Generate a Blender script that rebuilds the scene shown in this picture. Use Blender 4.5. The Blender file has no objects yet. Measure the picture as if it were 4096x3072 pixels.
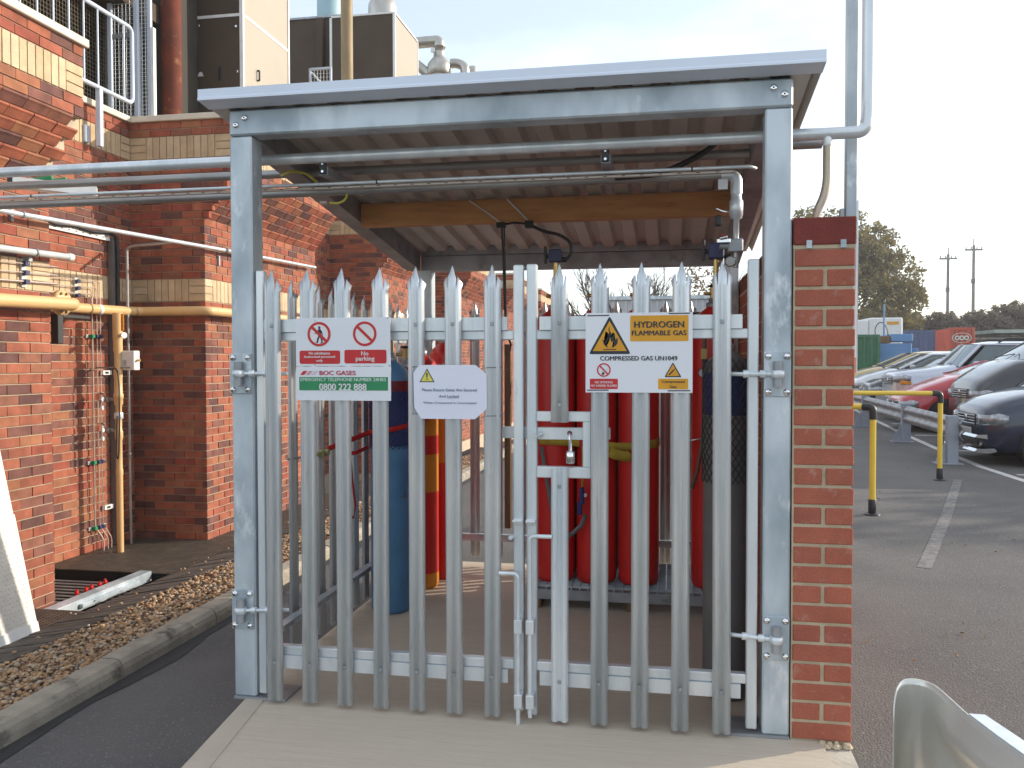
import bpy, bmesh, math, random
from mathutils import Vector, Matrix
random.seed(7)
S = bpy.context.scene
C = S.collection
PI = math.pi

# ---------------------------------------------------------------- camera
CAM = Vector((1.8408, -3.3906, 1.448))
YAW, PITCH, ROLL = math.radians(-10.412), math.radians(-1.477), math.radians(-0.092)
cd = bpy.data.cameras.new('camera'); co = bpy.data.objects.new('camera', cd); C.objects.link(co)
cd.sensor_width = 36.0; cd.lens = 30.174; cd.clip_start = 0.05; cd.clip_end = 3000
fw = Vector((math.sin(YAW)*math.cos(PITCH), math.cos(YAW)*math.cos(PITCH), math.sin(PITCH)))
rt = Vector((math.cos(YAW), -math.sin(YAW), 0)); up = rt.cross(fw)
r2 = rt*math.cos(ROLL) + up*math.sin(ROLL); u2 = -rt*math.sin(ROLL) + up*math.cos(ROLL)
mm = Matrix((( r2.x, u2.x, -fw.x, CAM.x), (r2.y, u2.y, -fw.y, CAM.y), (r2.z, u2.z, -fw.z, CAM.z), (0, 0, 0, 1)))
co.matrix_world = mm
S.camera = co

# ---------------------------------------------------------------- sky, sun, exposure
SUN_AZ, SUN_EL = math.radians(28), math.radians(18)      # azimuth from +X towards +Y
W = bpy.data.worlds.new('World'); S.world = W; W.use_nodes = True
nt = W.node_tree; nt.nodes.clear()
wo = nt.nodes.new('ShaderNodeOutputWorld'); bg = nt.nodes.new('ShaderNodeBackground')
sky = nt.nodes.new('ShaderNodeTexSky'); sky.sky_type = 'NISHITA'; sky.sun_disc = False
sky.sun_elevation = SUN_EL; sky.sun_rotation = PI/2 - SUN_AZ
sky.altitude = 60; sky.air_density = 1.0; sky.dust_density = 1.2; sky.ozone_density = 1.2
# thin high cloud over the whole dome
tc = nt.nodes.new('ShaderNodeTexCoord'); mp = nt.nodes.new('ShaderNodeMapping'); mp.inputs['Scale'].default_value = (1.2, 1.2, 3.5)
nz = nt.nodes.new('ShaderNodeTexNoise'); nz.inputs['Scale'].default_value = 1.6; nz.inputs['Detail'].default_value = 6
rp = nt.nodes.new('ShaderNodeValToRGB'); rp.color_ramp.elements[0].position = .42; rp.color_ramp.elements[1].position = .72
mx = nt.nodes.new('ShaderNodeMix'); mx.data_type = 'RGBA'; mx.blend_type = 'MIX'
mx.inputs[7].default_value = (8.2, 8.5, 8.8, 1)
ml = nt.nodes.new('ShaderNodeMath'); ml.operation = 'MULTIPLY'; ml.inputs[1].default_value = .45; ml2 = nt.nodes.new('ShaderNodeMath'); ml2.operation = 'ADD'; ml2.inputs[1].default_value = .25
L = nt.links.new
L(tc.outputs['Generated'], mp.inputs[0]); L(mp.outputs[0], nz.inputs[0]); L(nz.outputs[0], rp.inputs[0]); L(rp.outputs[0], ml.inputs[0])
L(ml.outputs[0], ml2.inputs[0]); L(ml2.outputs[0], mx.inputs[0]); L(sky.outputs[0], mx.inputs[6]); L(mx.outputs[2], bg.inputs[0]); L(bg.outputs[0], wo.inputs[0])
bg.inputs[1].default_value = 0.15
sd = bpy.data.lights.new('sun', 'SUN'); so = bpy.data.objects.new('sun', sd); C.objects.link(so)
sd.energy = 3.1; sd.angle = math.radians(.53); sd.color = (1.0, .89, .74)
sv = Vector((math.cos(SUN_AZ)*math.cos(SUN_EL), math.sin(SUN_AZ)*math.cos(SUN_EL), math.sin(SUN_EL)))
so.rotation_euler = sv.to_track_quat('Z', 'Y').to_euler(); so.location = sv*50
vs = S.view_settings; vs.view_transform = 'Standard'; vs.look = 'None'; vs.exposure = 0.68; vs.gamma = 1; vs.use_curve_mapping = False
S.render.resolution_x, S.render.resolution_y = 1024, 768
S.render.engine = 'CYCLES'
S.cycles.max_bounces = 6; S.cycles.diffuse_bounces = 3; S.cycles.glossy_bounces = 3; S.cycles.volume_bounces = 0

# ---------------------------------------------------------------- helpers
class MB:
    """collects boxes, bars, tubes and prisms and links them as ONE mesh object"""
    def __init__(s): s.v = []; s.f = []; s.sm = set()
    def add(s, vs, fs, smooth=False):
        o = len(s.v); s.v += [tuple(p) for p in vs]
        for f in fs:
            if smooth: s.sm.add(len(s.f))
            s.f.append(tuple(i+o for i in f))
        return s
    def box(s, x0, y0, z0, x1, y1, z1):
        return s.add([(x0,y0,z0),(x1,y0,z0),(x1,y1,z0),(x0,y1,z0),(x0,y0,z1),(x1,y0,z1),(x1,y1,z1),(x0,y1,z1)],
              [(3,2,1,0),(4,5,6,7),(0,1,5,4),(1,2,6,5),(2,3,7,6),(3,0,4,7)])
    def bev(s, x0, y0, z0, x1, y1, z1, b=.004):
        """box with chamfered edges"""
        bm = bmesh.new(); bmesh.ops.create_cube(bm, size=1)
        for v in bm.verts: v.co = Vector((x0+(v.co.x+.5)*(x1-x0), y0+(v.co.y+.5)*(y1-y0), z0+(v.co.z+.5)*(z1-z0)))
        bmesh.ops.bevel(bm, geom=bm.edges[:], offset=b, segments=1, affect='EDGES')
        bm.verts.index_update(); s.add([v.co[:] for v in bm.verts], [tuple(v.index for v in f.verts) for f in bm.faces]); bm.free(); return s
    def cyl(s, p, q, r, n=12, r2=None, cap=True):
        p = Vector(p); q = Vector(q); r2 = r if r2 is None else r2
        d = (q-p).normalized(); a = d.orthogonal().normalized(); b = d.cross(a)
        vs = []
        for c, rr in ((p, r), (q, r2)):
            for i in range(n):
                t = 2*PI*i/n; vs.append(c + (a*math.cos(t)+b*math.sin(t))*rr)
        s.add(vs, [(i, (i+1) % n, n+(i+1) % n, n+i) for i in range(n)], True)
        if cap: s.add(vs[:n], [tuple(range(n-1, -1, -1))]); s.add(vs[n:], [tuple(range(n))])
        return s
    def tube(s, pts, r, n=10, bend=0.0, seg=5, cap=True):
        pts = [Vector(p) for p in pts]
        if bend:
            o = [pts[0]]
            for i in range(1, len(pts)-1):
                a, b, c = pts[i-1], pts[i], pts[i+1]
                k = min(bend, (a-b).length*.49, (c-b).length*.49)
                p0 = b+(a-b).normalized()*k; p1 = b+(c-b).normalized()*k
                for j in range(seg+1):
                    t = j/seg; o.append(p0*(1-t)**2 + b*2*t*(1-t) + p1*t*t)
            o.append(pts[-1]); pts = o
        vs = []; ref = None
        for i, p in enumerate(pts):
            d = (pts[min(i+1, len(pts)-1)]-pts[max(i-1, 0)]).normalized()
            if ref is None: a = d.orthogonal().normalized()
            else:
                a = ref - d*ref.dot(d)
                a = a.normalized() if a.length > 1e-6 else d.orthogonal().normalized()
            ref = a; b = d.cross(a)
            for j in range(n):
                t = 2*PI*j/n; vs.append(p+(a*math.cos(t)+b*math.sin(t))*r)
        m = len(pts)
        s.add(vs, [(i*n+j, i*n+(j+1) % n, (i+1)*n+(j+1) % n, (i+1)*n+j) for i in range(m-1) for j in range(n)], True)
        if cap: s.add(vs[:n], [tuple(range(n-1, -1, -1))]); s.add(vs[-n:], [tuple(range(n))])
        return s
    def lathe(s, c, prof, n=24, axis='Z'):
        """prof: [(radius, height)] revolved about c"""
        c = Vector(c); vs = []
        for r, h in prof:
            for i in range(n):
                t = 2*PI*i/n; u, w = r*math.cos(t), r*math.sin(t)
                vs.append(c+Vector({'Z': (u, w, h), 'X': (h, u, w), 'Y': (w, h, u)}[axis]))
        m = len(prof)
        s.add(vs, [(i*n+j, i*n+(j+1) % n, (i+1)*n+(j+1) % n, (i+1)*n+j) for i in range(m-1) for j in range(n)], True)
        s.add(vs[:n], [tuple(range(n-1, -1, -1))]); s.add(vs[-n:], [tuple(range(n))]); return s
    def prism(s, poly, fn):
        """poly of 2-D points; fn(u, v, k) -> 3-D for the two ends k = 0, 1"""
        n = len(poly); vs = [fn(u, v, 0) for u, v in poly]+[fn(u, v, 1) for u, v in poly]
        return s.add(vs, [tuple(range(n-1, -1, -1)), tuple(range(n, 2*n))]+[(i, (i+1) % n, n+(i+1) % n, n+i) for i in range(n)])
    def plate(s, poly, y, t=.002):
        """polygon in X-Z, front face at y, thickness t towards +Y"""
        return s.prism(poly, lambda u, v, k: (u, y+t*k, v))
    def mesh(s, name, fix=True):
        me = bpy.data.meshes.new(name); me.from_pydata(s.v, [], s.f); me.update()
        if s.sm:
            me.polygons.foreach_set('use_smooth', [i in s.sm for i in range(len(s.f))])
        if fix and len(s.f) < 60000:
            bm = bmesh.new(); bm.from_mesh(me); bmesh.ops.recalc_face_normals(bm, faces=bm.faces[:]); bm.to_mesh(me); bm.free()
        return me
    def build(s, name, m, parent=None, fix=True):
        return link(name, s.mesh(name, fix), m, parent)

def link(name, me, m=None, parent=None):
    o = bpy.data.objects.new(name, me); C.objects.link(o)
    if m is not None and me is not None and not me.materials: me.materials.append(m)
    if parent is not None:
        o.parent = parent
        if parent.type == 'EMPTY' and parent.parent is None: o.location = -Vector(parent.location)   # meshes are written in place coordinates
    return o
def tag(o, label, cat, group=None):
    o['label'] = label; o['category'] = cat
    if group: o['group'] = group
    return o
def struct(o): o['kind'] = 'structure'; return o
def stuff(o): o['kind'] = 'stuff'; return o
def thing(name, label, cat, loc=(0, 0, 0), group=None):
    o = bpy.data.objects.new(name, None); C.objects.link(o); o.location = loc; o.empty_display_size = .1
    return tag(o, label, cat, group)
def copy_tree(o, parent=None):
    c = o.copy(); C.objects.link(c); c.parent = parent
    for ch in list(o.children): copy_tree(ch, c)
    return c

_txt = {}
def text_mesh(s, size, bold=0.0, align='CENTER', space=1.0):
    cu = bpy.data.curves.new('lettering', 'FONT'); cu.body = s; cu.size = size; cu.align_x = align; cu.align_y = 'CENTER'
    cu.space_character = space; cu.resolution_u = 3; cu.extrude = 0.0004
    o = bpy.data.objects.new('t', cu); C.objects.link(o)
    dg = bpy.context.evaluated_depsgraph_get(); me = bpy.data.meshes.new_from_object(o.evaluated_get(dg))
    bpy.data.objects.remove(o); me.materials.clear(); return me
def lettering(s, x, y, z, width, height, m, parent, bold=0.0):
    """upright lettering facing -Y centred at x, z, fitted to width and height"""
    me = text_mesh(s, 1.0, bold)
    xs = [v.co.x for v in me.vertices]; ys = [v.co.y for v in me.vertices]
    cx, cy = (min(xs)+max(xs))/2, (min(ys)+max(ys))/2; sx = width/(max(xs)-min(xs)); sy = height/(max(ys)-min(ys))
    for v in me.vertices: v.co = Vector((x+(v.co.x-cx)*sx, y-(.0006 if v.co.z > 0 else 0), z+(v.co.y-cy)*sy))
    me.update()
    if bold:      # heavier strokes: the outline is laid down again a little to each side
        nv = len(me.vertices); vs = [v.co.copy() for v in me.vertices]; fs = [tuple(p.vertices) for p in me.polygons]; V = []; F = []
        for i, (dx, dz) in enumerate(((0, 0), (-bold, bold*.5), (bold, -bold*.5))):
            o = len(V); V += [(v.x+dx*sx, v.y-.00018*i, v.z+dz*sy) for v in vs]; F += [tuple(j+o for j in f_) for f_ in fs]
        me = bpy.data.meshes.new('lettering'); me.from_pydata(V, [], F); me.update()
    return link('lettering', me, m, parent)

# ---------------------------------------------------------------- materials
def nodes(name):
    m = bpy.data.materials.new(name); m.use_nodes = True; t = m.node_tree
    return m, t, t.nodes['Principled BSDF']
def N(t, k, **kw):
    n = t.nodes.new('ShaderNode'+k)
    for a, b in kw.items():
        if hasattr(n, a): setattr(n, a, b)
        else: n.inputs[a.replace('_', ' ')].default_value = b
    return n
def coords(t, stretch=(1, 1, 1)):
    tc = N(t, 'TexCoord'); oi = N(t, 'ObjectInfo'); mu = N(t, 'VectorMath', operation='MULTIPLY_ADD')
    mu.inputs[1].default_value = stretch
    cx = N(t, 'CombineXYZ'); sc = N(t, 'Math', operation='MULTIPLY'); sc.inputs[1].default_value = 37.0
    t.links.new(oi.outputs['Random'], sc.inputs[0])
    for i in range(3): t.links.new(sc.outputs[0], cx.inputs[i])
    t.links.new(tc.outputs['Object'], mu.inputs[0]); t.links.new(cx.outputs[0], mu.inputs[2])
    return mu.outputs[0]
def ramp(t, fac, stops):
    r = N(t, 'ValToRGB'); e = r.color_ramp.elements
    while len(e) < len(stops): e.new(.5)
    for q, (p, c) in zip(e, stops): q.position = p; q.color = (*c, 1)
    t.links.new(fac, r.inputs[0]); return r.outputs[0]
def mixc(t, fac, a, b, mode='MIX'):
    m = N(t, 'Mix', data_type='RGBA', blend_type=mode)
    for i, x in ((0, fac), (6, a), (7, b)):
        if hasattr(x, 'is_linked'): t.links.new(x, m.inputs[i])
        else: m.inputs[i].default_value = x if i == 0 else (*x, 1)
    return m.outputs[2]
def M(name, c1, c2=None, scale=6, rough=.6, metal=0, bump=0, bscale=40, stretch=(1, 1, 1), spec=.5, detail=5, lo=.35, hi=.65, rvar=.12, dirt=None, coat=0, bdist=.01):
    m, t, b = nodes(name)
    b.inputs['Roughness'].default_value = rough; b.inputs['Metallic'].default_value = metal
    b.inputs['Specular IOR Level'].default_value = spec
    if coat: b.inputs['Coat Weight'].default_value = coat; b.inputs['Coat Roughness'].default_value = .05
    co_ = coords(t, stretch)
    nz = N(t, 'TexNoise', Scale=scale, Detail=detail); t.links.new(co_, nz.inputs['Vector'])
    c2 = c2 or tuple(x*.82 for x in c1)
    col = ramp(t, nz.outputs[0], [(lo, c1), (hi, c2)])
    if dirt:
        n2 = N(t, 'TexNoise', Scale=dirt[1], Detail=8, Roughness=.65); t.links.new(co_, n2.inputs['Vector'])
        f = ramp(t, n2.outputs[0], [(dirt[2], (0, 0, 0)), (dirt[2]+.12, (1, 1, 1))])
        col = mixc(t, f, col, dirt[0])
    t.links.new(col, b.inputs['Base Color'])
    if rvar:
        mr = N(t, 'MapRange'); mr.inputs[3].default_value = max(.02, rough-rvar); mr.inputs[4].default_value = min(1, rough+rvar)
        t.links.new(nz.outputs[0], mr.inputs[0]); t.links.new(mr.outputs[0], b.inputs['Roughness'])
    if bump:
        n3 = N(t, 'TexNoise', Scale=bscale, Detail=4); t.links.new(co_, n3.inputs['Vector'])
        bp = N(t, 'Bump', Strength=bump, Distance=bdist); t.links.new(n3.outputs[0], bp.inputs['Height']); t.links.new(bp.outputs[0], b.inputs['Normal'])
    return m
def brick_mat(name, stops, grain=.25, rough=.85, frost=0, ramp2=None):
    """every brick (object or mesh island) gets its own tone"""
    m, t, b = nodes(name); b.inputs['Roughness'].default_value = rough; b.inputs['Specular IOR Level'].default_value = .25
    g = N(t, 'NewGeometry'); oi = N(t, 'ObjectInfo'); a = N(t, 'Math', operation='ADD'); fr = N(t, 'Math', operation='FRACT')
    t.links.new(g.outputs['Random Per Island'], a.inputs[0]); t.links.new(oi.outputs['Random'], a.inputs[1]); t.links.new(a.outputs[0], fr.inputs[0])
    col = ramp(t, fr.outputs[0], stops)
    ge = N(t, 'TexCoord'); n1 = N(t, 'TexNoise', Scale=9, Detail=6)
    geo = N(t, 'NewGeometry'); t.links.new(geo.outputs['Position'], n1.inputs['Vector'])
    v = ramp(t, n1.outputs[0], [(.3, (1-grain,)*3), (.7, (1+grain,)*3)])
    col = mixc(t, 1.0, col, v, 'MULTIPLY')
    n2 = N(t, 'TexNoise', Scale=160, Detail=3); t.links.new(geo.outputs['Position'], n2.inputs['Vector'])
    v2 = ramp(t, n2.outputs[0], [(.3, (.82,)*3), (.7, (1.12,)*3)]); col = mixc(t, 1.0, col, v2, 'MULTIPLY')
    if frost:
        n4 = N(t, 'TexNoise', Scale=14, Detail=7, Roughness=.7); t.links.new(geo.outputs['Position'], n4.inputs['Vector'])
        f = ramp(t, n4.outputs[0], [(.56, (0, 0, 0)), (.76, (frost,)*3)]); col = mixc(t, f, col, (.55, .47, .40))
    t.links.new(col, b.inputs['Base Color'])
    bp = N(t, 'Bump', Strength=.35, Distance=.004); t.links.new(n2.outputs[0], bp.inputs['Height']); t.links.new(bp.outputs[0], b.inputs['Normal'])
    return m

m_brick = brick_mat('multi_red_brick', [(0, (.30, .10, .063)), (.28, (.35, .12, .07)), (.48, (.28, .075, .052)), (.62, (.33, .14, .075)), (.75, (.21, .088, .068)), (1, (.12, .06, .055))])
m_cream = brick_mat('cream_brick', [(0, (.58, .43, .27)), (.5, (.50, .37, .23)), (1, (.62, .48, .32))], .15)
m_mortar = M('mortar', (.52, .43, .32), (.42, .34, .25), 8, .95, bump=.4, bscale=120)
m_redbrick = brick_mat('smooth_red_brick', [(0, (.36, .11, .07)), (.6, (.40, .122, .075)), (1, (.33, .098, .068))], .12, frost=.45)
m_mortar2 = M('new_mortar', (.54, .44, .30), (.45, .365, .245), 14, .95, bump=.5, bscale=150)
m_cope = brick_mat('coping_brick', [(0, (.17, .038, .032)), (1, (.20, .045, .036))], .15)
m_stone = M('cream_coping', (.70, .64, .53), (.60, .54, .44), 5, .8, bump=.1)
m_asph = M('asphalt', (.10, .097, .094), (.135, .128, .122), 1.3, .9, bump=1, bscale=110, dirt=((.27, .25, .225), 75, .575), bdist=.012)
m_conc = M('brushed_concrete', (.54, .47, .375), (.50, .43, .34), 16, .9, bump=.35, bscale=70, stretch=(.2, 4, 1), dirt=((.45, .39, .31), 5, .60))
m_kerb = M('kerb_concrete', (.38, .335, .265), (.27, .24, .19), 7, .95, bump=.5, bscale=90, dirt=((.11, .10, .085), 5, .56))
m_galv = M('galvanised_steel', (.58, .64, .68), (.33, .39, .43), 5, .46, .35, bump=.12, bscale=14, stretch=(1, 1, .5), dirt=((.70, .74, .76), 9, .57), detail=10, lo=.36, hi=.64)
m_galvb = M('bright_galvanised_steel', (.74, .77, .79), (.58, .63, .66), 12, .36, .42, stretch=(1, 1, .15), bump=.05, bscale=40, dirt=((.50, .54, .57), 30, .60))
m_galvd = M('dull_galvanised_steel', (.40, .42, .44), (.27, .285, .30), 6, .5, .5, bump=.08, bscale=14, dirt=((.20, .19, .18), 9, .60))
m_pipe = M('steel_pipe', (.42, .41, .40), (.30, .29, .28), 8, .4, .6, stretch=(.3, 1, 1))
m_chrome = M('chrome', (.80, .80, .80), None, 4, .1, 1, rvar=.04)
m_roof = M('roof_sheet', (.60, .56, .50), (.53, .49, .44), 2, .5, .05)
m_fascia = M('grey_flashing', (.72, .78, .88), (.68, .74, .84), 2, .4, .05)
m_wood = M('orange_timber', (.60, .30, .11), (.44, .20, .07), 3, .6, stretch=(1.2, 12, 9), dirt=((.20, .075, .03), 6, .62), lo=.3, hi=.7)
m_wood2 = M('brown_timber', (.22, .115, .045), (.13, .065, .03), 6, .7, stretch=(6, 6, .5))
m_white = M('white_board', (.74, .76, .80), (.70, .72, .76), 3, .35)
m_paper = M('laminated_paper', (.74, .76, .86), (.70, .72, .82), 2, .25)
def flat(n, c, r=.5, metal=0): return M(n, c, tuple(x*.9 for x in c), 10, r, metal, rvar=.05)
m_pred = flat('red_print', (.56, .018, .022)); m_pgreen = flat('green_print', (.02, .24, .09)); m_pblack = flat('black_print', (.022, .026, .034))
m_pamber = flat('amber_print', (.70, .33, .015)); m_pyel = flat('yellow_print', (.72, .66, .12)); m_pnavy = flat('navy_print', (.02, .025, .07))
m_pblue = flat('blue_grey_print', (.10, .16, .28)); m_ppink = flat('pink_print', (.66, .32, .38)); m_ppink2 = flat('pale_pink_print', (.70, .58, .66)); m_pwhite = flat('white_print', (.74, .72, .72)); m_pmag = flat('crimson_print', (.48, .03, .07)); m_pgray = flat('light_print', (.62, .74, .66))
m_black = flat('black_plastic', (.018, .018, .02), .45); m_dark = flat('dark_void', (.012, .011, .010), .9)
m_navy = flat('dark_blue_plastic', (.03, .033, .10), .5)
m_cred = M('red_cylinder_paint', (.68, .022, .018), (.58, .018, .016), 3, .35, rvar=.1, dirt=((.25, .02, .02), 5, .66))
m_cred2 = M('bright_red_paint', (.62, .022, .016), (.52, .02, .016), 3, .32)
m_maroon = M('maroon_paint', (.17, .010, .016), (.13, .01, .014), 4, .45)
m_cblue = M('blue_cylinder_paint', (.085, .24, .42), (.06, .18, .34), 4, .5, dirt=((.09, .055, .04), 13, .62))
m_cnavy = M('navy_net', (.02, .03, .12), (.03, .05, .18), 4, .6)
m_cyel = M('yellow_orange', (.62, .24, .015), (.54, .19, .015), 3, .4)
m_cgrey = M('grey_cylinder_paint', (.17, .16, .16), (.13, .125, .125), 5, .5)
m_strapr = M('red_strap', (.55, .01, .01), None, 60, .7); m_strapy = M('yellow_strap', (.52, .36, .03), (.40, .27, .03), 20, .8); m_strapb = flat('blue_strap', (.02, .03, .16), .7)
m_gas = M('ochre_gas_pipe', (.70, .46, .21), (.63, .41, .19), 4, .38, rvar=.08)
m_copper = M('copper_tube', (.72, .60, .52), (.64, .54, .48), 7, .28, .6); m_brass = flat('brass', (.55, .40, .15), .35, .8)
m_plate = M('dark_tread_plate', (.105, .088, .066), (.07, .06, .047), 9, .55, .3, dirt=((.16, .125, .085), 4, .55))
m_plateb = M('bright_tread_plate', (.62, .60, .55), (.55, .53, .49), 8, .5, .3)
m_pav = brick_mat('paviour', [(0, (.095, .082, .068)), (1, (.125, .105, .085))], .25)
m_gravel = brick_mat('gravel', [(0, (.48, .31, .17)), (.25, (.38, .22, .11)), (.45, (.55, .41, .26)), (.6, (.22, .14, .09)), (.75, (.38, .21, .10)), (.9, (.50, .42, .33)), (1, (.17, .145, .125))], .2, .7)
m_blueg = M('pale_blue_paint', (.52, .58, .68), (.48, .54, .64), 4, .4)
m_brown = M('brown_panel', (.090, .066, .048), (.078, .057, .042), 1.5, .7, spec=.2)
m_trim = flat('white_trim', (.78, .78, .76), .4)
m_rust = M('rusty_red_pipe', (.16, .042, .026), (.11, .04, .028), 5, .8, spec=.15, dirt=((.26, .12, .06), 8, .56))
m_ochre = M('weathered_flue', (.36, .26, .14), (.26, .19, .10), 6, .6, stretch=(1, 1, .2), dirt=((.17, .115, .06), 14, .60))
m_duct = M('stainless_duct', (.50, .47, .42), (.40, .38, .34), 4, .35, .7)
m_yel = M('yellow_rail', (.84, .58, .07), (.78, .53, .06), 5, .35)
m_line = M('worn_white_line', (.62, .61, .58), (.45, .44, .42), 9, .8, dirt=((.18, .17, .16), 30, .60))
m_grey = M('grey_post_paint', (.30, .33, .38), (.26, .29, .335), 4, .5)
m_rubber = flat('tyre_rubber', (.02, .02, .021), .8)

# ================================================================ the setting: ground
def gz(x, y):
    k = max(0., min(1., (x+.89)/3.19))
    return -.16 + .10*k + .011*max(0., min(y, 40.)-8)*k
b = MB(); xs = [-.89, .7, 2.3, 4, 7, 14, 40, 700]; ys = [-60, -3, 0, 4, 8, 14, 20, 30, 40, 90, 900]
b.add([(x, y, gz(x, y)) for y in ys for x in xs], [(j*8+i, j*8+i+1, j*8+i+9, j*8+i+8) for j in range(len(ys)-1) for i in range(7)])
struct(b.build('asphalt_ground', m_asph))
struct(MB().add([(-700, -60, -1.2), (-.89, -60, -1.2), (-.89, 900, -1.2), (-700, 900, -1.2)], [(0, 1, 2, 3)]).build('subsoil', m_asph))
# compound slab
def slab_fn(u, v, k): return (u, v, -.35 + .35*k)
slab = struct(MB().prism([(.21, -1.25), (2.41, -1.25), (2.418, -.004), (2.418, 2.64), (.035, 2.64), (.05, 0)], slab_fn).build('concrete_slab', m_conc))
mj = M('smooth_concrete', (.50, .435, .35), (.44, .38, .305), 5, .8)
struct(MB().prism([(.213, -1.25), (.33, -1.25), (.135, .0), (.052, .0)], lambda u, v, k: (u, v, -.001+.005*k)).build('slab_margin', mj))
# kerb
kerb = struct(bpy.data.objects.new('kerb', None)); C.objects.link(kerb)
KP = [(-1.012, -.35), (-.885, -.35), (-.885, -.115), (-.892, -.088), (-.912, -.064), (-.93, -.06), (-1.012, -.06)]
kme = MB().prism(KP, lambda u, v, k: (u, .006+.902*k, v)).mesh('kerb_stone')
for i in range(-3, 16):
    o = link('kerb_stone', kme, m_kerb, kerb); o.location = (random.uniform(-.004, .004), .507+.914*i, random.uniform(-.004, .003))
# gutter: dark tar strip along the kerb foot
tar = M('gutter_tar', (.022, .022, .023), (.035, .034, .033), 8, .7, bump=.3)
g = MB(); n = 60
pts = [(-.80+.03*math.sin(i*.9)+random.uniform(-.012, .012), -1+i*.2) for i in range(n)]
g.add([(-.886, y, gz(-.886, y)+.004) for x, y in pts]+[(x, y, gz(x, y)+.004) for x, y in pts], [(i, n+i, n+i+1, i+1) for i in range(n-1)])
struct(g.build('gutter', tar))
# gravel bed and its pebbles
def bedz(x): return -.215 + (x+1.77)/.758*.125
bed = struct(MB().add([(-1.775, -.8, -.6), (-1.012, -.8, -.6), (-1.012, 14, -.6), (-1.775, 14, -.6), (-1.775, -.8, -.235), (-1.012, -.8, -.11), (-1.012, 14, -.11), (-1.775, 14, -.235)],
   [(3,2,1,0),(4,5,6,7),(0,1,5,4),(1,2,6,5),(2,3,7,6),(3,0,4,7)]).build('gravel_bed', M('gravel_dirt', (.13, .095, .06), (.09, .065, .045), 20, .95, bump=.6)))
bm = bmesh.new(); bmesh.ops.create_icosphere(bm, subdivisions=1, radius=1); bm.verts.index_update()
icv = [v.co.copy() for v in bm.verts]; icf = [tuple(v.index for v in f.verts) for f in bm.faces]; bm.free()
pb = MB()
def pebble(x, y, z, r):
    m_ = Matrix.Rotation(random.uniform(0, 6.28), 3, 'Z') @ Matrix.Rotation(random.uniform(-.6, .6), 3, 'X')
    sc = Vector((r*random.uniform(.9, 1.5), r*random.uniform(.75, 1.1), r*random.uniform(.5, .8)))
    pb.add([Vector((x, y, z)) + m_ @ Vector((v.x*sc.x*random.uniform(.85, 1.12), v.y*sc.y*random.uniform(.85, 1.12), v.z*sc.z)) for v in icv], icf, True)
for i in range(13000):
    y = -.8 + 12*random.random()**1.7; x = random.uniform(-1.77, -1.03)
    pebble(x, y, bedz(x)-.012+random.uniform(-.008, .016), random.choice((.008, .009, .011, .013, .017))*(1 if y < 4 else 1.5))
for i in range(70):
    y = random.uniform(-.5, 7); pebble(random.uniform(-2.1, -1.77), y, -.225+random.uniform(-.01, .01) + .05*0, random.choice((.009, .012)))
stuff(pb.build('pebbles', m_gravel, bed, fix=False))
# strip of paviours laid on edge
pav = struct(bpy.data.objects.new('paviour_strip', None)); C.objects.link(pav)
def pavz(x): return -.285 + (x+2.175)/.40*.07
pme = []
for L_ in (.395, .262, .13):
    pme.append(MB().prism([(0, -.12), (L_, -.12), (L_, L_/.40*.07-.004), (L_-.006, L_/.40*.07), (.006, .001), (0, -.004)], lambda u, v, k: (u, .003+.062*k, v)).mesh('paviour'))
for i in range(150):
    y = -.6+.068*i; zz_ = random.uniform(-.004, .004)
    o = link('paviour', pme[0], m_pav, pav); o.location = (-2.172+random.uniform(-.004, .004), y, -.285+zz_); o.rotation_euler = (0, 0, random.uniform(-.006, .006))
struct(MB().box(-2.18, -.8, -.8, -1.77, 14, -.325).build('paviour_bedding', m_dark))
# tread plates over the service trench
def treads(mb, x0, y0, x1, y1, z, p=.045, l=.018, w=.006, h=.004):
    j = 0; y = y0+p/2
    while y < y1-p*.3:
        i = 0; x = x0+p/2
        while x < x1-p*.3:
            a, c_ = ((1, .45) if (i+j) % 2 else (1, -.45)); q = math.hypot(a, c_); dx, dy = a/q*l, c_/q*l; nx, ny = -c_/q*w, a/q*w
            mb.add([(x-dx, y-dy, z), (x+nx, y+ny, z), (x+dx, y+dy, z), (x-nx, y-ny, z), (x, y, z+h)], [(0, 4, 1), (1, 4, 2), (2, 4, 3), (3, 4, 0)])
            x += p; i += 1
        y += p*.62; j += 1
def tread_plate(label, rects, z):
    t = thing('trench_cover_plate', label, 'floor plate', (rects[0][0], rects[0][1], z), 'tread plates over the service trench')
    p = MB(); q = MB()
    for r in rects: p.box(r[0], r[1], z-.008, r[2], r[3], z); treads(q, *r, z)
    p.build('sheet', m_plate, t); stuff(q.build('raised_treads', m_plate, t, fix=False)); return t
tread_plate('dark tread plate cover in front of the open trench by the leaning bright sheet', [(-2.72, -.5, -2.18, 1.96)], -.30)
tread_plate('dark tread plate floor in the wall recess behind the open trench', [(-3.53, 3.17, -2.18, 4.49)], -.335)
tread_plate('dark tread plate cover alongside the middle brick pilaster seen past the left post', [(-2.72, 4.495, -2.18, 9.6)], -.335)
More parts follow.
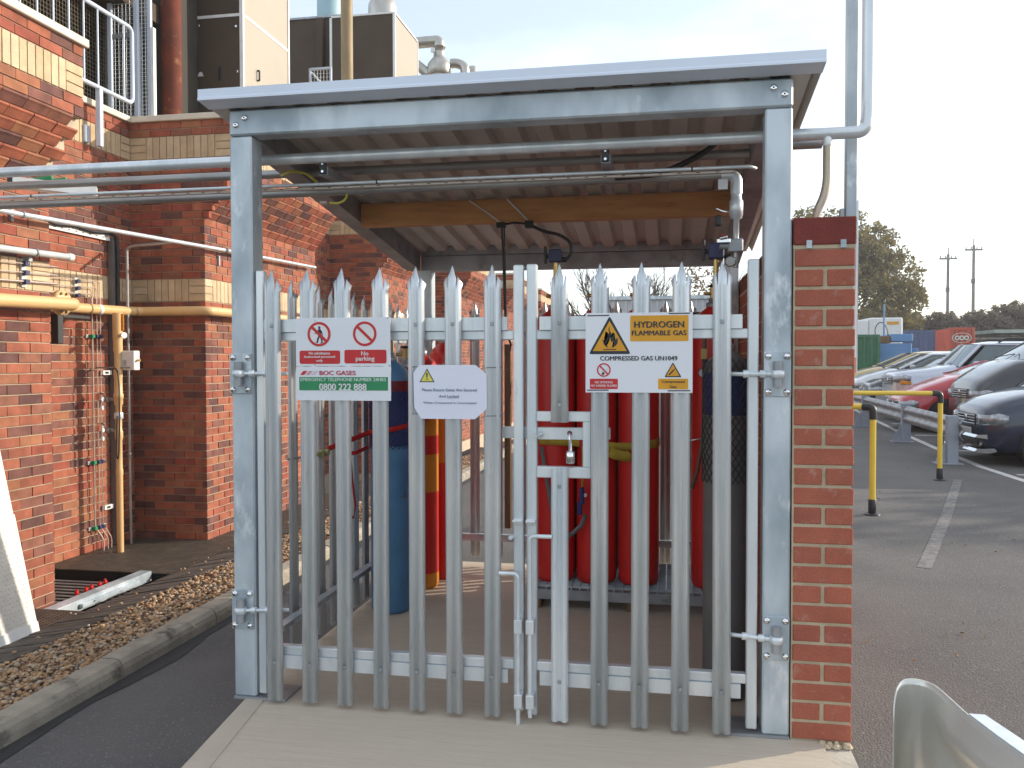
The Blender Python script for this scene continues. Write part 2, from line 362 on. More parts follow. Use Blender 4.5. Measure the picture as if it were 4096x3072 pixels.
# the open trench
tr = thing('open_trench', 'open service trench with steel bars between the tread plates', 'trench', (-2.85, 2.5, -.95))
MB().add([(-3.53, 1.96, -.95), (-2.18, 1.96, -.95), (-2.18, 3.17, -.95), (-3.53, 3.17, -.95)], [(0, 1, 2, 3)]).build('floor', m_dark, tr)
MB().box(-2.18, 1.9, -.95, -2.172, 3.25, -.292).build('side_wall', m_mortar, tr)
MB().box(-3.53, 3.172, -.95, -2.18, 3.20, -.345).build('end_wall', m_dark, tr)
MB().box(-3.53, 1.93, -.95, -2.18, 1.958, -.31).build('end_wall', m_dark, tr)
for i in range(8):
    MB().cyl((-3.5, 2.50+.085*i, -.42), (-2.19, 2.50+.085*i, -.42), .009, 8).build('steel_bar', m_galvd, tr)
for x, y in ((-2.806, 2.67), (-2.785, 2.755), (-2.80, 2.84), (-2.787, 2.925), (-2.797, 3.01)):
    MB().bev(x-.012, y-.016, -.41, x+.012, y+.016, -.375, .004).cyl((x, y, -.375), (x, y, -.36), .009, 6).build('pipe_clip', m_cred2, tr)
br = thing('bearer_angle', 'pale steel angle bearer laid across the open trench', 'steel bearer', (-2.5, 2.5, -.32))
MB().box(-2.57, 1.97, -.322, -2.47, 3.16, -.315).box(-2.475, 1.97, -.40, -2.468, 3.16, -.322).build('angle', m_galv, br)
MB().bev(-2.467, 2.25, -.375, -2.435, 2.95, -.345, .003).build('packing_bar', m_galv, br)
lb = thing('ledge_angle', 'small pale steel ledge angle under the plate against the recessed wall', 'steel bearer', (-3.45, 3.0, -.36))
MB().box(-3.52, 2.6, -.355, -3.40, 3.17, -.348).box(-3.405, 2.6, -.40, -3.398, 3.17, -.356).build('angle', m_galvb, lb)
# bright sheet leaning on the wall
ls = thing('leaning_tread_plate', 'bright aluminium tread plates leaning on the brick wall at the left edge', 'tread plate', (-2.3, 1.1, -.29))
a0 = Vector((-2.178, 0, -.288)); a1 = Vector((-2.700, 0, 2.10)); dn = Vector((2.388, 0, .522)).normalized()
def lean(u, v, k): return a0+(a1-a0)*v+Vector((0, u, 0))+dn*k
for v0, v1, t0, t1 in ((0, 1, 0, .005), (.0, .315, .008, .014)):
    MB().add([lean(u, v, k) for k in (t0, t1) for u, v in ((.25, v0), (1.47, v0), (1.47, v1), (.25, v1))], [(0,1,2,3),(7,6,5,4),(0,4,5,1),(1,5,6,2),(2,6,7,3),(3,7,4,0)]).build('sheet', m_plateb, ls)
MB().add([lean(u, v, k) for k in (.0, .022) for u, v in ((.25, 0), (1.47, 0), (1.47, .026), (.25, .026))], [(0,1,2,3),(7,6,5,4),(0,4,5,1),(1,5,6,2),(2,6,7,3),(3,7,4,0)]).build('bottom_rim', m_trim, ls)
q = MB()
for j in range(80):
    for i in range(40):
        u, v = .28+.03*i+(.015 if j % 2 else 0), .035+.012*j
        if v > .99 or u > 1.45: continue
        k0 = .014 if v < .31 else .005
        s_ = 1 if (i+j) % 2 else -1
        q.add([lean(u-.01, v-.0024*s_, k0), lean(u+.002*s_, v+.0018, k0), lean(u+.01, v+.0024*s_, k0), lean(u-.002*s_, v-.0018, k0), lean(u, v, k0+.003)], [(0, 4, 1), (1, 4, 2), (2, 4, 3), (3, 4, 0)])
stuff(q.build('raised_treads', m_plateb, ls, fix=False))

# ================================================================ the brick building
bld = thing('brick_building', 'red brick works building with cream soldier bands and corbelled pilasters', 'building', (-3.53, 4.5, -.34))
XW, XR, XT = -2.72, -3.53, -2.42
bricks = []                     # (kind, centre, length)  kind: 'y' faces +X, 'x' faces -Y
def half(n): return n
def face_bricks(axis, plane, a0, a1, z0, c0, c1, mat_='r', skip=None):
    """stretcher bond on a flat face; axis 'y' runs along Y and faces +X, 'x' runs along X and faces -Y"""
    for c in range(c0, c1):
        z = z0+.075*c; a = a0 - (.1125 if c % 2 else 0)
        while a < a1-.03:
            s, e = max(a+.005, a0), min(a+.22, a1)
            if e-s > .03: bricks.append((axis, plane(c) if callable(plane) else plane, (s+e)/2, z+.0375, e-s, .065, mat_))
            a += .225
def soldiers(axis, plane, a0, a1, z):
    n = int((a1-a0-.3)/.075); off = (a1-a0-.3-n*.075)/2+.15
    for i in range(n): bricks.append((axis, plane, a0+off+.075*i+.0375, z+.1125, .065, .215, 'c'))
    for e0, e1 in ((a0, a0+off), (a1-off, a1)):
        for k in range(3): bricks.append((axis, plane, (e0+e1)/2, z+.0375+.075*k, e1-e0-.008, .065, 'c'))
def wall_face(axis, plane, a0, a1, z0, cb, step=None):
    """one face from course cb up to the coping with both cream bands"""
    face_bricks(axis, plane, a0, a1, z0, cb, 32); soldiers(axis, plane, a0, a1, z0+32*.075)
    if step is None:
        face_bricks(axis, plane, a0, a1, z0, 35, 51); soldiers(axis, plane, a0, a1, z0+51*.075); face_bricks(axis, plane, a0, a1, z0, 54, 56)
    elif axis == 'y':          # pilaster side: corbelled courses, then the wider head
        face_bricks(axis, plane, a0, a1, z0, 35, 43)
        for k in range(6):
            for i in range(int((a1-a0)/.225)+1):
                s = a0+.225*i-(.1125 if k % 2 else 0)+.005; e = min(s+.215, a1); s = max(s, a0)
                if e-s > .03: bricks.append(('k', plane+.05*(k+1), (s+e)/2, z0+.075*(43+k)+.0375, e-s, .068, 'r'))
        p2 = plane+.30
        face_bricks(axis, p2, a0, a1, z0, 49, 51); soldiers(axis, p2, a0, a1, z0+51*.075); face_bricks(axis, p2, a0, a1, z0, 54, 56)
    else:                      # pilaster end facing the camera: the head steps out on the right
        face_bricks(axis, plane, a0, a1, z0, 35, 43)
        for k in range(6): face_bricks(axis, plane, a0, a1+.05*(k+1), z0, 43+k, 44+k)
        face_bricks(axis, plane, a0, a1+.30, z0, 49, 51); soldiers(axis, plane, a0, a1+.30, z0+51*.075); face_bricks(axis, plane, a0, a1+.30, z0, 54, 56)
bays = [(-.6, 2.32, -.43), (4.5, 7.2, -.34), (9.68, 12.38, -.34), (14.86, 17.56, -.34), (20.04, 22.74, -.34), (25.2, 27.9, -.34)]
core = MB(); cope = []
for i, (y0, y1, z0) in enumerate(bays):
    wall_face('y', XW, y0, y1, z0, -7 if i == 0 else 0, True)
    if i: wall_face('x', y0, XR, XW, z0, 0, True)
    ztop = z0+56*.075
    g_ = .011
    core.box(XR-.3, y0+g_, -1.1, XW-g_, y1-g_*0, z0+43*.075); 
    for k in range(6): core.box(XR-.3, y0+g_+.001*k, z0+(43+k)*.075, XW+.05*(k+1)-.062, y1-.0015*(k+1), z0+(44+k)*.075)
    core.box(XR-.3, y0+g_, z0+49*.075, XT-g_, y1-.0, ztop)
    cope.append((XR-.3, y0-.03, ztop, XT+.035, y1+.03, ztop+.06))
    if i < len(bays)-1:
        n0 = y1; n1 = bays[i+1][0]
        wall_face('y', XR, n0, n1, -.34, 0 if i else -6)
        core.box(XR-.3, n0-.05, -1.1, XR-g_, n1+.05, -.34+56*.075)
        cope.append((XR-.3, n0+.035, 3.86, XR+.035, n1-.035, 3.92))
core.build('mortar_joints', m_mortar, bld)
for c_ in cope: MB().bev(*c_, .006).build('coping_stone', m_stone, bld)
MB().box(-14, -.6, -1, XR-.302, 60, 3.80).box(XR-.3, 27.9, -1, XR, 60, 3.8).build('main_block', m_mortar, bld)
# nearest bricks in the picture are single objects, the rest one mesh
def key(bk):
    ax, p, a, z, l, h, mt = bk
    pos = Vector((p, a, z)) if ax in 'yk' else Vector((a, p, z))
    d = pos-CAM; f_ = d.dot(fw)
    if f_ < .5: return 1e9
    u_, v_ = d.dot(r2)/f_, d.dot(u2)/f_
    inside = -.60 < u_ < -.315 and abs(v_) < .45
    return f_ if inside else 1e6+f_
bricks.sort(key=key)
bmesh_cache = {}
D_ = .05
def brick_mesh(ax, l, h):
    k = (ax, round(l, 3), h)
    if k not in bmesh_cache:
        mb = MB()
        if ax == 'y': mb.box(-D_, -l/2, -h/2, 0, l/2, h/2)
        elif ax == 'x': mb.box(-l/2, 0, -h/2, l/2, D_, h/2)
        else: mb.prism([(-.13, -h/2), (-.052, -h/2), (-.014, .008), (0, .02), (0, h/2), (-.13, h/2)], lambda u, v, k_: (u, -l/2+l*k_, v))
        bmesh_cache[k] = (mb, {})
    return bmesh_cache[k]
rest = {'r': MB(), 'c': MB()}
for i, bk in enumerate(bricks):
    ax, p, a, z, l, h, mt = bk
    l = round(l, 2) if l > .1 else round(l, 3)
    mb, ms = brick_mesh(ax, l, h); jit = random.uniform(-.0018, .0018)
    pos = Vector((p+jit, a, z)) if ax in 'yk' else Vector((a, p+jit, z))
    if i < 300:
        if mt not in ms:
            ms[mt] = mb.mesh('brick'); ms[mt].materials.append(m_brick if mt == 'r' else m_cream)
        o = link('brick', ms[mt], None, bld); o.location = pos - Vector(bld.location)
    else:
        rest[mt].add([Vector(v)+pos for v in mb.v], mb.f)
stuff(rest['r'].build('further_bricks', m_brick, bld, fix=False)); stuff(rest['c'].build('further_cream_bricks', m_cream, bld, fix=False))

# ================================================================ brick wall on the right of the compound
wl = thing('brick_compound_wall', 'smooth red brick wall end with a dark brick-on-edge coping beside the right gate post', 'wall', (2.41, 0, 0))
PX0 = 2.3063
MB().box(2.300, .006, -.3, PX0+.208, 2.655, 1.877).box(2.2985, .002, 1.872, PX0+.214, 2.66, 1.885).build('mortar_joints', m_mortar2, wl)
bs = MB().bev(-.1075, 0, -.031, .1075, .1025, .031, .003).mesh('brick'); bs.materials.append(m_redbrick)
bh = MB().bev(-.0495, 0, -.031, .0495, .215, .031, .003).mesh('brick'); bh.materials.append(m_redbrick)
for c in range(25):
    z = .0375+.075*c
    for x, me in (((.1075, bs),) if c % 2 == 0 else ((.0505, bh), (.1645, bh))):
        o = link('brick', me, None, wl); o.location = Vector((PX0+x+random.uniform(-.001, .001), random.uniform(-.002, .001), z)) - wl.location
q = MB()
for c in range(25):
    z = .005+.075*c; y = .2275 if c % 2 else .115
    while y < 2.6:
        q.box(PX0+.113, y+.005, z, PX0+.215, min(y+.22, 2.655), z+.065); y += .225
stuff(q.build('outer_face_bricks', m_redbrick, wl))
q = MB()
for c in range(25):
    z = .005+.075*c; y = .225 if c % 2 else .1125
    while y < 2.6: q.box(2.2965, y+.005, z, 2.35, min(y+.22, 2.653), z+.065); y += .225
stuff(q.build('inner_face_bricks', m_redbrick, wl))
for i in range(34):
    y = -.004+.0785*i
    MB().bev(PX0-.007, y, 1.886, PX0+.218, y+.068, 1.989, .004).build('coping_brick', m_cope, wl)
MB().box(2.30, .001, 1.885, PX0+.212, 2.655, 1.983).build('coping_mortar', m_mortar2, wl)
for x in (2.355, 2.477): MB().bev(x-.010, -.008, 1.872, x+.010, -.004, 1.903, .001).cyl((x, -.0082, 1.893), (x, -.011, 1.893), .004, 8).build('fixing_clip', m_galv, wl)
MB().prism([(2.41, -1.3), (2.50, -1.3), (2.515, -.006), (2.422, -.006)], lambda u, v, k: (u, v, -.3+.288*k)).build('footing', M('pale_footing', (.52, .48, .40), (.42, .38, .31), 8, .9, bump=.3), wl)
fl = MB()      # rough mortar droppings at the foot of the pillar
for i in range(14): 
    x = random.uniform(2.40, 2.515); fl.lathe((x, random.uniform(-.03, -.005), -.008), [(random.uniform(.008, .02), 0), (.006, random.uniform(.008, .02))], 7)
fl.build('mortar_droppings', m_mortar2, wl)

# ================================================================ steel canopy
can = thing('steel_canopy', 'galvanised steel canopy frame with a corrugated roof over the gas store', 'canopy', (1.15, 1.3, 0))
def post(x0, y0, h, label=None, plate=(-.03, .13)):
    o = MB().bev(x0, y0, .012, x0+.1, y0+.1, h, .006).build('post', m_galv, can)
    MB().box(x0+plate[0], y0-.006, .001, x0+plate[1], y0+.16, .0118).build('base_plate', m_galvd, o)
    for dx, dy in ((-.012, .12), (.115, .12)):
        MB().cyl((x0+dx, y0+dy, .0119), (x0+dx, y0+dy, .03), .009, 6).build('anchor_bolt', m_galvd, o)
    return o
post(0, 0, 2.405, plate=(0.0, .235)); post(2.194, 0, 2.405, plate=(-.16, .1)); post(.08, 2.5, 2.10); post(2.194, 2.5, 2.10)
MB().bev(0.002, -.008, 2.406, 2.294, .09, 2.512, .007).build('front_beam', m_galv, can)
for x, z in ((.035, 2.45), (.075, 2.478), (2.222, 2.478), (2.262, 2.452)):
    o = MB().lathe((x, -.0085, z), [(.013, 0), (.0135, -.003), (.011, -.006), (.006, -.0065)], 16, 'Y').build('bolt', m_chrome, can)
    MB().cyl((x, -.0152, z), (x, -.0158, z), .004, 6).build('bolt_socket', m_dark, o)
MB().bev(.1, 2.5, 2.092, 2.194, 2.6, 2.2, .006).build('back_beam', m_galvd, can)
def rz(y): return 2.512 - (y-.045)*.1165                      # underside of the roof along the fall
for x0, x1 in ((.002, .1), (2.194, 2.292)):
    MB().add([(x0, .092, 2.30+.10), (x1, .092, 2.40), (x1, 2.498, 2.094), (x0, 2.498, 2.094), (x0, .092, 2.505), (x1, .092, 2.505), (x1, 2.498, 2.222), (x0, 2.498, 2.222)],
       [(3,2,1,0),(4,5,6,7),(0,1,5,4),(1,2,6,5),(2,3,7,6),(3,0,4,7)]).build('side_beam', m_galvd, can)
MB().bev(.101, 1.30, 2.222, 2.193, 1.365, 2.352, .004).build('timber_purlin', m_wood, can)
# corrugated sheet
sh = MB(); pr = []; x = -.075; P_ = .1475
while x < 2.40:
    pr += [(x, 0), (x+.070, 0), (x+.088, .034), (x+.130, .034)]; x += P_
pr = [p for p in pr if p[0] < 2.392]+[(2.392, 0)]
vs_ = []
for y in (-.07, 2.72):
    for t in (.003, .006):
        for u, v in pr: vs_.append((u, y, rz(y)+v+t))
n = len(pr); fs = []
for i in range(n-1): fs += [(i, i+1, 2*n+i+1, 2*n+i), (n+i, 3*n+i, 3*n+i+1, n+i+1), (i, n+i, n+i+1, i+1), (2*n+i, 2*n+i+1, 3*n+i+1, 3*n+i)]
rf = sh.add(vs_, fs).build('roof_sheet', m_roof, can)
MB().box(1.37, 1.5, rz(1.5)+.0, 1.372, 1.51, rz(1.5)+.002).build('sheet_lap', m_roof, can)
MB().box(.002, 2.497, 2.2005, 2.292, 2.52, 2.262).build('rib_closure', m_galvd, can)
# front flashing: face, drip lip and soffit return
fz = .55
fp = [(-.10, 2.578), (-.10, 2.545), (-.103, 2.541), (-.103, 2.532), (-.100, 2.532), (-.012, 2.520), (-.012, 2.523), (-.096, 2.536), (-.096, 2.576), (.06, 2.574), (.06, 2.578)]
MB().prism(fp, lambda u, v, k: (-.086+2.482*k, u, v)).build('front_flashing', m_fascia, can)
for x in (-.086, 2.393):
    MB().add([(x+k, y, rz(y)+d) for k in (0, .003) for y, d in ((-.097, .044), (2.74, .044), (2.74, .006), (-.097, .010))], [(0,1,2,3),(7,6,5,4),(0,4,5,1),(1,5,6,2),(2,6,7,3),(3,7,4,0)]).build('side_flashing', m_fascia, can)

# ================================================================ palisade pales
def pale_mesh(h, w=.069, tip=.085):
    """W-section pale: two rounded flutes, spiked middle and two splayed wings; faces -Y, base at z = 0, centred on x"""
    k = w/.069
    P = [(-.0345, .006), (-.030, -.006), (-.024, -.0125), (-.017, -.0135), (-.011, -.009), (-.005, -.001), (0, .001), (.005, -.001), (.011, -.009), (.017, -.0135), (.024, -.0125), (.030, -.006), (.0345, .006)]
    P = [(x*k, y) for x, y in P]; sp = .0125*k; t = .0028
    mb = MB()
    def strip(pts, tops, splay):
        z1 = h-tip*1.15; n = len(pts); lay = []
        for z, kk in ((0, 0), (z1, 0), (None, 1)):
            for (x, y), tp in zip(pts, tops):
                lay.append((x+splay*kk*(1 if x > 0 else -1)*.006, y+abs(splay)*kk*.008, tp if z is None else z))
        vs = lay+[(x, y+t, z) for x, y, z in lay]; o = 3*n
        fs = []
        for r in range(2):
            for i in range(n-1):
                a = r*n+i; fs += [(a, a+1, a+n+1, a+n), (o+a, o+a+n, o+a+n+1, o+a+1)]
            fs += [(r*n, r*n+n, o+r*n+n, o+r*n), (r*n+n-1, o+r*n+n-1, o+r*n+2*n-1, r*n+2*n-1)]
        for i in range(n-1): fs += [(i, o+i, o+i+1, i+1), (2*n+i, 2*n+i+1, o+2*n+i+1, o+2*n+i)]
        mb.add(vs, fs, True)
    L_ = [p for p in P if p[0] < -.0169*k]; R_ = [p for p in P if p[0] > .0169*k]; Mi = [p for p in P if abs(p[0]) <= .0171*k]
    hw = .0171*k
    strip(Mi, [h-tip*.62*abs(x)/hw for x, y in Mi], 0)
    strip(L_, [h-tip*.55 - .026*(1-(x+.0345*k)/(.0175*k)) for x, y in L_], 1)
    strip(R_, [h-tip*.55 - .026*(1-(.0345*k-x)/(.0175*k)) for x, y in R_], 1)
    return mb.mesh('pale')
pale_me = pale_mesh(1.815); pale_me.materials.append(m_galvb)
bolt_me = MB().bev(-.0075, -.006, -.0075, .0075, 0, .0075, .002).mesh('bolt'); bolt_me.materials.append(m_galvd)
def pale(parent, x, z0, me=None, y=-.031, rot=0, bolts=(1.60, .176), lean=0):
    o = link('pale', me or pale_me, None, parent); o.location = Vector((x, y, z0)) - parent.location; o.rotation_euler = (0, lean, rot)
    for z in bolts:
        c = link('bolt', bolt_me, None, o); c.location = (.0, .0005, z-z0)
    return o
def leaf(label, x):
    return thing('palisade_gate_leaf', label, 'gate', (x, 0, .02), 'pair of palisade gate leaves')
LX = [.2005, .3575, .5135, .6705, .826, .983, 1.1405]; RX = [1.4135, 1.570, 1.728, 1.884, 2.041]
GL = leaf('left galvanised palisade gate leaf of seven pales carrying two signs', .13); GR = leaf('right galvanised palisade gate leaf of five pales with the lock box', 2.155)
def rails(g, x0, x1, s0, s1):
    for za, zb in ((1.537, 1.574), (.203, .240)):
        MB().bev(x0, .0, za, x1, .038, zb, .003).build('rail', m_galvb, g)
    MB().box(s0, -.010, 1.5745, s1, -.004, 1.628).box(s0, -.004, 1.5745, s1, .03, 1.5785).build('pale_angle', m_galvb, g)
    MB().box(s0, -.010, .149, s1, -.004, .2028).box(s0, -.004, .199, s1, .03, .2025).build('pale_angle', m_galvb, g)
rails(GL, .15, 1.2225, .155, 1.20); rails(GR, 1.3185, 2.1335, 1.331, 2.113)
for i, x in enumerate(LX): pale(GL, x, .021, lean=random.uniform(-.003, .003))
for i, x in enumerate(RX):
    if i: pale(GR, x, .018, lean=random.uniform(-.003, .003))
# the first right-hand pale is cut around the lock box
up_me = pale_mesh(1.833-1.209); up_me.materials.append(m_galvb)
lo_m = MB()
P_lo = [(-.0345, .006), (-.030, -.006), (-.024, -.0125), (-.017, -.0135), (-.011, -.009), (-.005, -.001), (0, .001), (.005, -.001), (.011, -.009), (.017, -.0135), (.024, -.0125), (.030, -.006), (.0345, .006)]
lo_m.prism(P_lo+[(x, y+.003) for x, y in reversed(P_lo)], lambda u, v, k: (u, v, 1.012*k)); lo_me = lo_m.mesh('pale'); lo_me.materials.append(m_galvb)
o = pale(GR, RX[0], 1.209, up_me, bolts=(1.60, 1.279)); o = pale(GR, RX[0], .018, lo_me, bolts=(.176, .955))
MB().bev(.113, .0, .028, .149, .04, 1.836, .004).build('hanging_stile', m_galvb, GL); MB().bev(1.223, .0, .034, 1.263, .04, 1.836, .004).build('meeting_stile', m_galvb, GL)
MB().bev(1.277, .0, .020, 1.3182, .04, 1.838, .004).build('meeting_stile', m_galvb, GR); MB().bev(2.134, .0, .028, 2.1745, .04, 1.839, .004).build('hanging_stile', m_galvb, GR)
# lock box frame and slide bar
lf = MB().bev(1.3185, -.012, 1.211, 1.537, .03, 1.250, .003).bev(1.3185, -.012, .986, 1.537, .03, 1.030, .003).bev(1.5035, -.0115, 1.0305, 1.5365, .0295, 1.2105, .003).build('lock_box_frame', m_galvb, GR)
sb = MB().bev(1.168, .042, 1.137, 1.27, .050, 1.185, .001).bev(1.264, .0425, 1.1375, 1.609, .0505, 1.1845, .001).build('slide_bar', m_galvb, GR)
MB().bev(1.3186, .012, 1.137, 1.503, .019, 1.185, .001).cyl((1.336, .012, 1.161), (1.318, -.045, 1.155), .0105, 12).build('slide_handle', m_galvb, GR)
MB().cyl((1.449, .0115, 1.163), (1.449, .011, 1.163), .010, 16).build('bar_hole', m_maroon, GR)
# drop bolts
def dropbolt(g, x, ztop, hx, z0, z1):
    MB().tube([(hx, -.045, ztop), (x, -.045, ztop), (x, -.045, z0)], .0085, 10, .022).build('drop_bolt', m_galvb, g)
    for z in (z1, z1-.30): MB().bev(x-.016, -.056, z, x+.016, -.002, z+.055, .002).build('bolt_keeper', m_galvb, g)
dropbolt(GL, 1.249, .604, 1.172, -.035, .365); dropbolt(GR, 1.297, .757, 1.386, .03, .365)
for g, x in ((GL, 1.244), (GR, 1.297)): MB().bev(x-.02, -.012, .795, x+.02, -.001, .818, .003).bev(x-.021, -.034, .806, x+.021, -.010, .816, .003).build('bolt_stop', m_galvb, g)
MB().cyl((1.215, -.03, .744), (1.225, .01, .744), .009, 8).build('bolt_stud', m_galvb, GL)
# hinges
def hinge(g, x, z, s, bolts=True):
    h = MB().bev(x-.05, -.0085, z-.085, x+.05, -.0005, z+.085, .002).build('hinge', m_galv, g)
    for dx in (-.034, .034):
        for dz in (-.068, .068):
            MB().lathe((x+dx, -.0086, z+dz), [(.014, 0), (.0125, -.006), (.007, -.0105), (.002, -.012)], 14, 'Y').build('dome_bolt', m_chrome, h)
    MB().cyl((x, -.028, z-.05), (x, -.028, z+.05), .018, 14).build('pintle', m_galvd, h)
    MB().lathe((x, -.028, z), [(.022, -.014), (.026, -.010), (.026, .010), (.022, .014)], 16).build('eye', m_galvb, h)
    MB().cyl((x-s*.02, -.022, z), (x-s*.20, .018, z), .0085, 10).build('eye_bolt', m_galvb, h)
    for d in (.055, .115):
        c = Vector((x-s*d, -.022+.04*(d-.02)/.18, z)); MB().cyl(c-Vector((.011, 0, 0)), c+Vector((.011, 0, 0)), .0165, 6).build('nut', m_galvb, h)
for z in (1.40, .39): hinge(GR, 2.243, z, 1); hinge(GL, .045, z, -1)

# padlock
pk = thing('padlock', 'chrome padlock with a long shackle hanging in the gate lock box', 'padlock', (1.455, -.02, 1.05))
MB().tube([(1.449, .012, 1.150), (1.450, -.004, 1.166), (1.4515, -.016, 1.15), (1.4515, -.016, 1.095)], .0045, 8, .01).tube([(1.449, .02, 1.15), (1.4575, -.012, 1.12), (1.4575, -.014, 1.095)], .0045, 8).build('shackle', m_chrome, pk)
MB().lathe((1.455, -.016, 1.044), [(.008, 0), (.0165, .002), (.0185, .008), (.0185, .042), (.016, .049), (.008, .051)], 20).build('body', m_chrome, pk)
MB().cyl((1.455, -.016, 1.0438), (1.455, -.016, 1.042), .006, 10).build('keyway', m_dark, pk)

# ================================================================ side and back palisade fences
SF = thing('side_palisade_fence', 'galvanised palisade fence along the left side of the store behind the left gate leaf', 'fence', (.05, 1.3, .03))
for za, zb in ((1.575, 1.628), (.195, .248)):
    MB().prism([(.115, zb), (.115, zb-.006), (.078, zb-.006), (.078, za), (.072, za), (.072, zb)], lambda u, v, k: (u, .101+2.398*k, v)).build('rail', m_galv, SF)
for i in range(13):
    y = .488+.1655*i+(.02 if i > 10 else 0)
    if y < 2.49: pale(SF, .052, .03, y=y, rot=-PI/2)
BF = thing('back_palisade_fence', 'galvanised palisade fence closing the back of the gas store', 'fence', (1.15, 2.55, .05))
for za, zb in ((.178, .232), (1.60, 1.655)):
    MB().prism([(2.495, zb), (2.495, zb-.006), (2.53, zb-.006), (2.53, za), (2.536, za), (2.536, zb)], lambda u, v, k: (.181+2.012*k, u, v)).build('rail', m_galv, BF)
for i in range(12):
    x = .30+.1665*i
    if x < 2.16: pale(BF, x+.015, .055, y=2.556, rot=PI)
MB().bev(.181, 2.49, 1.66, .26, 2.50, 1.76, .003).cyl((.235, 2.489, 1.71), (.235, 2.488, 1.71), .008, 10).build('rail_bracket', m_galv, BF)

# ================================================================ signs
def rrect(x0, z0, x1, z1, r, n=4):
    p = []
    for cx, cz, a in ((x1-r, z1-r, 0), (x0+r, z1-r, 90), (x0+r, z0+r, 180), (x1-r, z0+r, 270)):
        for i in range(n+1):
            t = math.radians(a+90*i/n); p.append((cx+r*math.cos(t), cz+r*math.sin(t)))
    return p
def ring(mb, cx, cz, ro, ri, y, t=.0006, n=48):
    vs = [(cx+r*math.cos(2*PI*i/n), y+k, cz+r*math.sin(2*PI*i/n)) for k in (0, t) for r in (ro, ri) for i in range(n)]
    for i in range(n):
        j = (i+1) % n; mb.add([vs[i], vs[j], vs[n+j], vs[n+i]], [(0, 1, 2, 3)]); mb.add([vs[i], vs[j], vs[2*n+j], vs[2*n+i]], [(0, 1, 2, 3)])
def bar(mb, x0, z0, x1, z1, w, y, t=.0006):
    d = Vector((x1-x0, z1-z0)).normalized()*w/2
    mb.plate([(x0-d.y, z0+d.x), (x0+d.y, z0-d.x), (x1+d.y, z1-d.x), (x1-d.y, z1+d.x)], y, t)
def disc(mb, cx, cz, rx, rz_, y, n=20, t=.0006): mb.plate([(cx+rx*math.cos(2*PI*i/n), cz+rz_*math.sin(2*PI*i/n)) for i in range(n)], y, t)
YS = -.0475
def mapper(x0, z1, sx, sz, u0, v0): return lambda u, v: (x0+(u-u0)*sx, z1-(v-v0)*sz)

# prohibition sign with the supplier's panel beneath: two boards, each a thing
x0, x1, zt, zs, zb = .3155, .724, 1.631, 1.431, 1.290
def board(name, label, poly, mat_=m_white, y=YS, t=.003):
    s = thing(name, label, 'sign', (poly[0][0], y, min(p[1] for p in poly)))
    MB().plate(poly, y, t).build('board', mat_, s); return s
A = board('safety_sign', 'white safety sign with two red prohibition circles reading No admittance and No parking', [(x0, zs+.001), (x1, zs+.001), (x1, zt), (x0, zt)])
f = mapper(x0, zt, (x1-x0)/1553, (zt-zb)/1390, 0, 110)      # enlarged-picture coordinates of the sign
def fx(u): return f(u, 0)[0]
def fv(v): return f(0, v)[1]
y1, y2, y3 = YS-.0008, YS-.0012, YS-.0018
k = (x1-x0)/1553
for cu, figure in ((388, 1), (1140, 0)):
    m1 = MB(); ring(m1, fx(cu), fv(385), 192*k, 153*k, y2); bar(m1, fx(cu-122), fv(385-122), fx(cu+120), fv(385+120), 44*k, y2-.0003); m1.build('prohibition_ring', m_pred, A)
    m1 = MB(); disc(m1, fx(cu), fv(385), 160*k, 160*k, y1+.0004, 32, .0003); m1.build('ring_ground', m_pwhite, A)
fig = MB()
def pg(pts, y=y1-.0001): fig.plate([f(u, v) for u, v in pts], y, .0005)
disc(fig, fx(393), fv(278), 19*k, 23*k, y1-.0001)
pg([(372, 305), (415, 302), (425, 330), (422, 400), (420, 435), (375, 432), (368, 380), (362, 345)]); pg([(368, 325), (385, 345), (350, 378), (312, 382), (310, 372), (345, 366)]); pg([(412, 305), (440, 345), (452, 405), (440, 410), (425, 365), (408, 335)])
pg([(375, 430), (402, 432), (385, 465), (368, 535), (325, 525), (330, 517), (350, 512), (354, 460)]); pg([(398, 430), (422, 430), (446, 480), (448, 535), (405, 540), (410, 530), (424, 522), (420, 480)])
fig.build('walking_figure', m_pnavy, A)
for u0, u1, v0, v1, lines in ((60, 735, 660, 885, (('No admittance', 220, 568, 705, 42), ('Authorized personnel', 135, 652, 770, 48), ('only', 342, 448, 834, 48))), (805, 1492, 650, 878, (('No', 1085, 1198, 710, 62), ('parking', 995, 1298, 808, 90)))):
    a_, b_ = f(u0, v1), f(u1, v0); MB().plate(rrect(a_[0], a_[1], b_[0], b_[1], .008), y1, .0006).build('red_panel', m_pred, A)
    for s_, l0, l1, v, h in lines: lettering(s_, (fx(l0)+fx(l1))/2, y2, fv(v), (l1-l0)*k, h*k, m_pwhite, A, .024)
for u, v in ((322, 160), (315, 905), (1512, 128), (1538, 908)): MB().bev(fx(u)-.002, y1, fv(v)-.003, fx(u)+.002, y1+.001, fv(v)+.003, .0005).build('screw', m_galvd, A)
Bs = board('supplier_sign', 'white gas supplier sign with a green emergency telephone band below the prohibition sign', [(x0, zb), (x1+.0015, zb), (x1+.0015, zs-.001), (x0, zs-.001)])
for u0, m_, in ((65, m_pred), (158, m_ppink), (250, m_ppink2)):
    MB().plate([f(u0, 1072), f(u0+70, 1072), f(u0+125, 1003), f(u0+55, 1003)], y1, .0006).build('slanted_emblem', m_, Bs)
lettering('BOC GASES', fx(692), y1, fv(1037), 595*k, 68*k, m_pmag, Bs, .03)
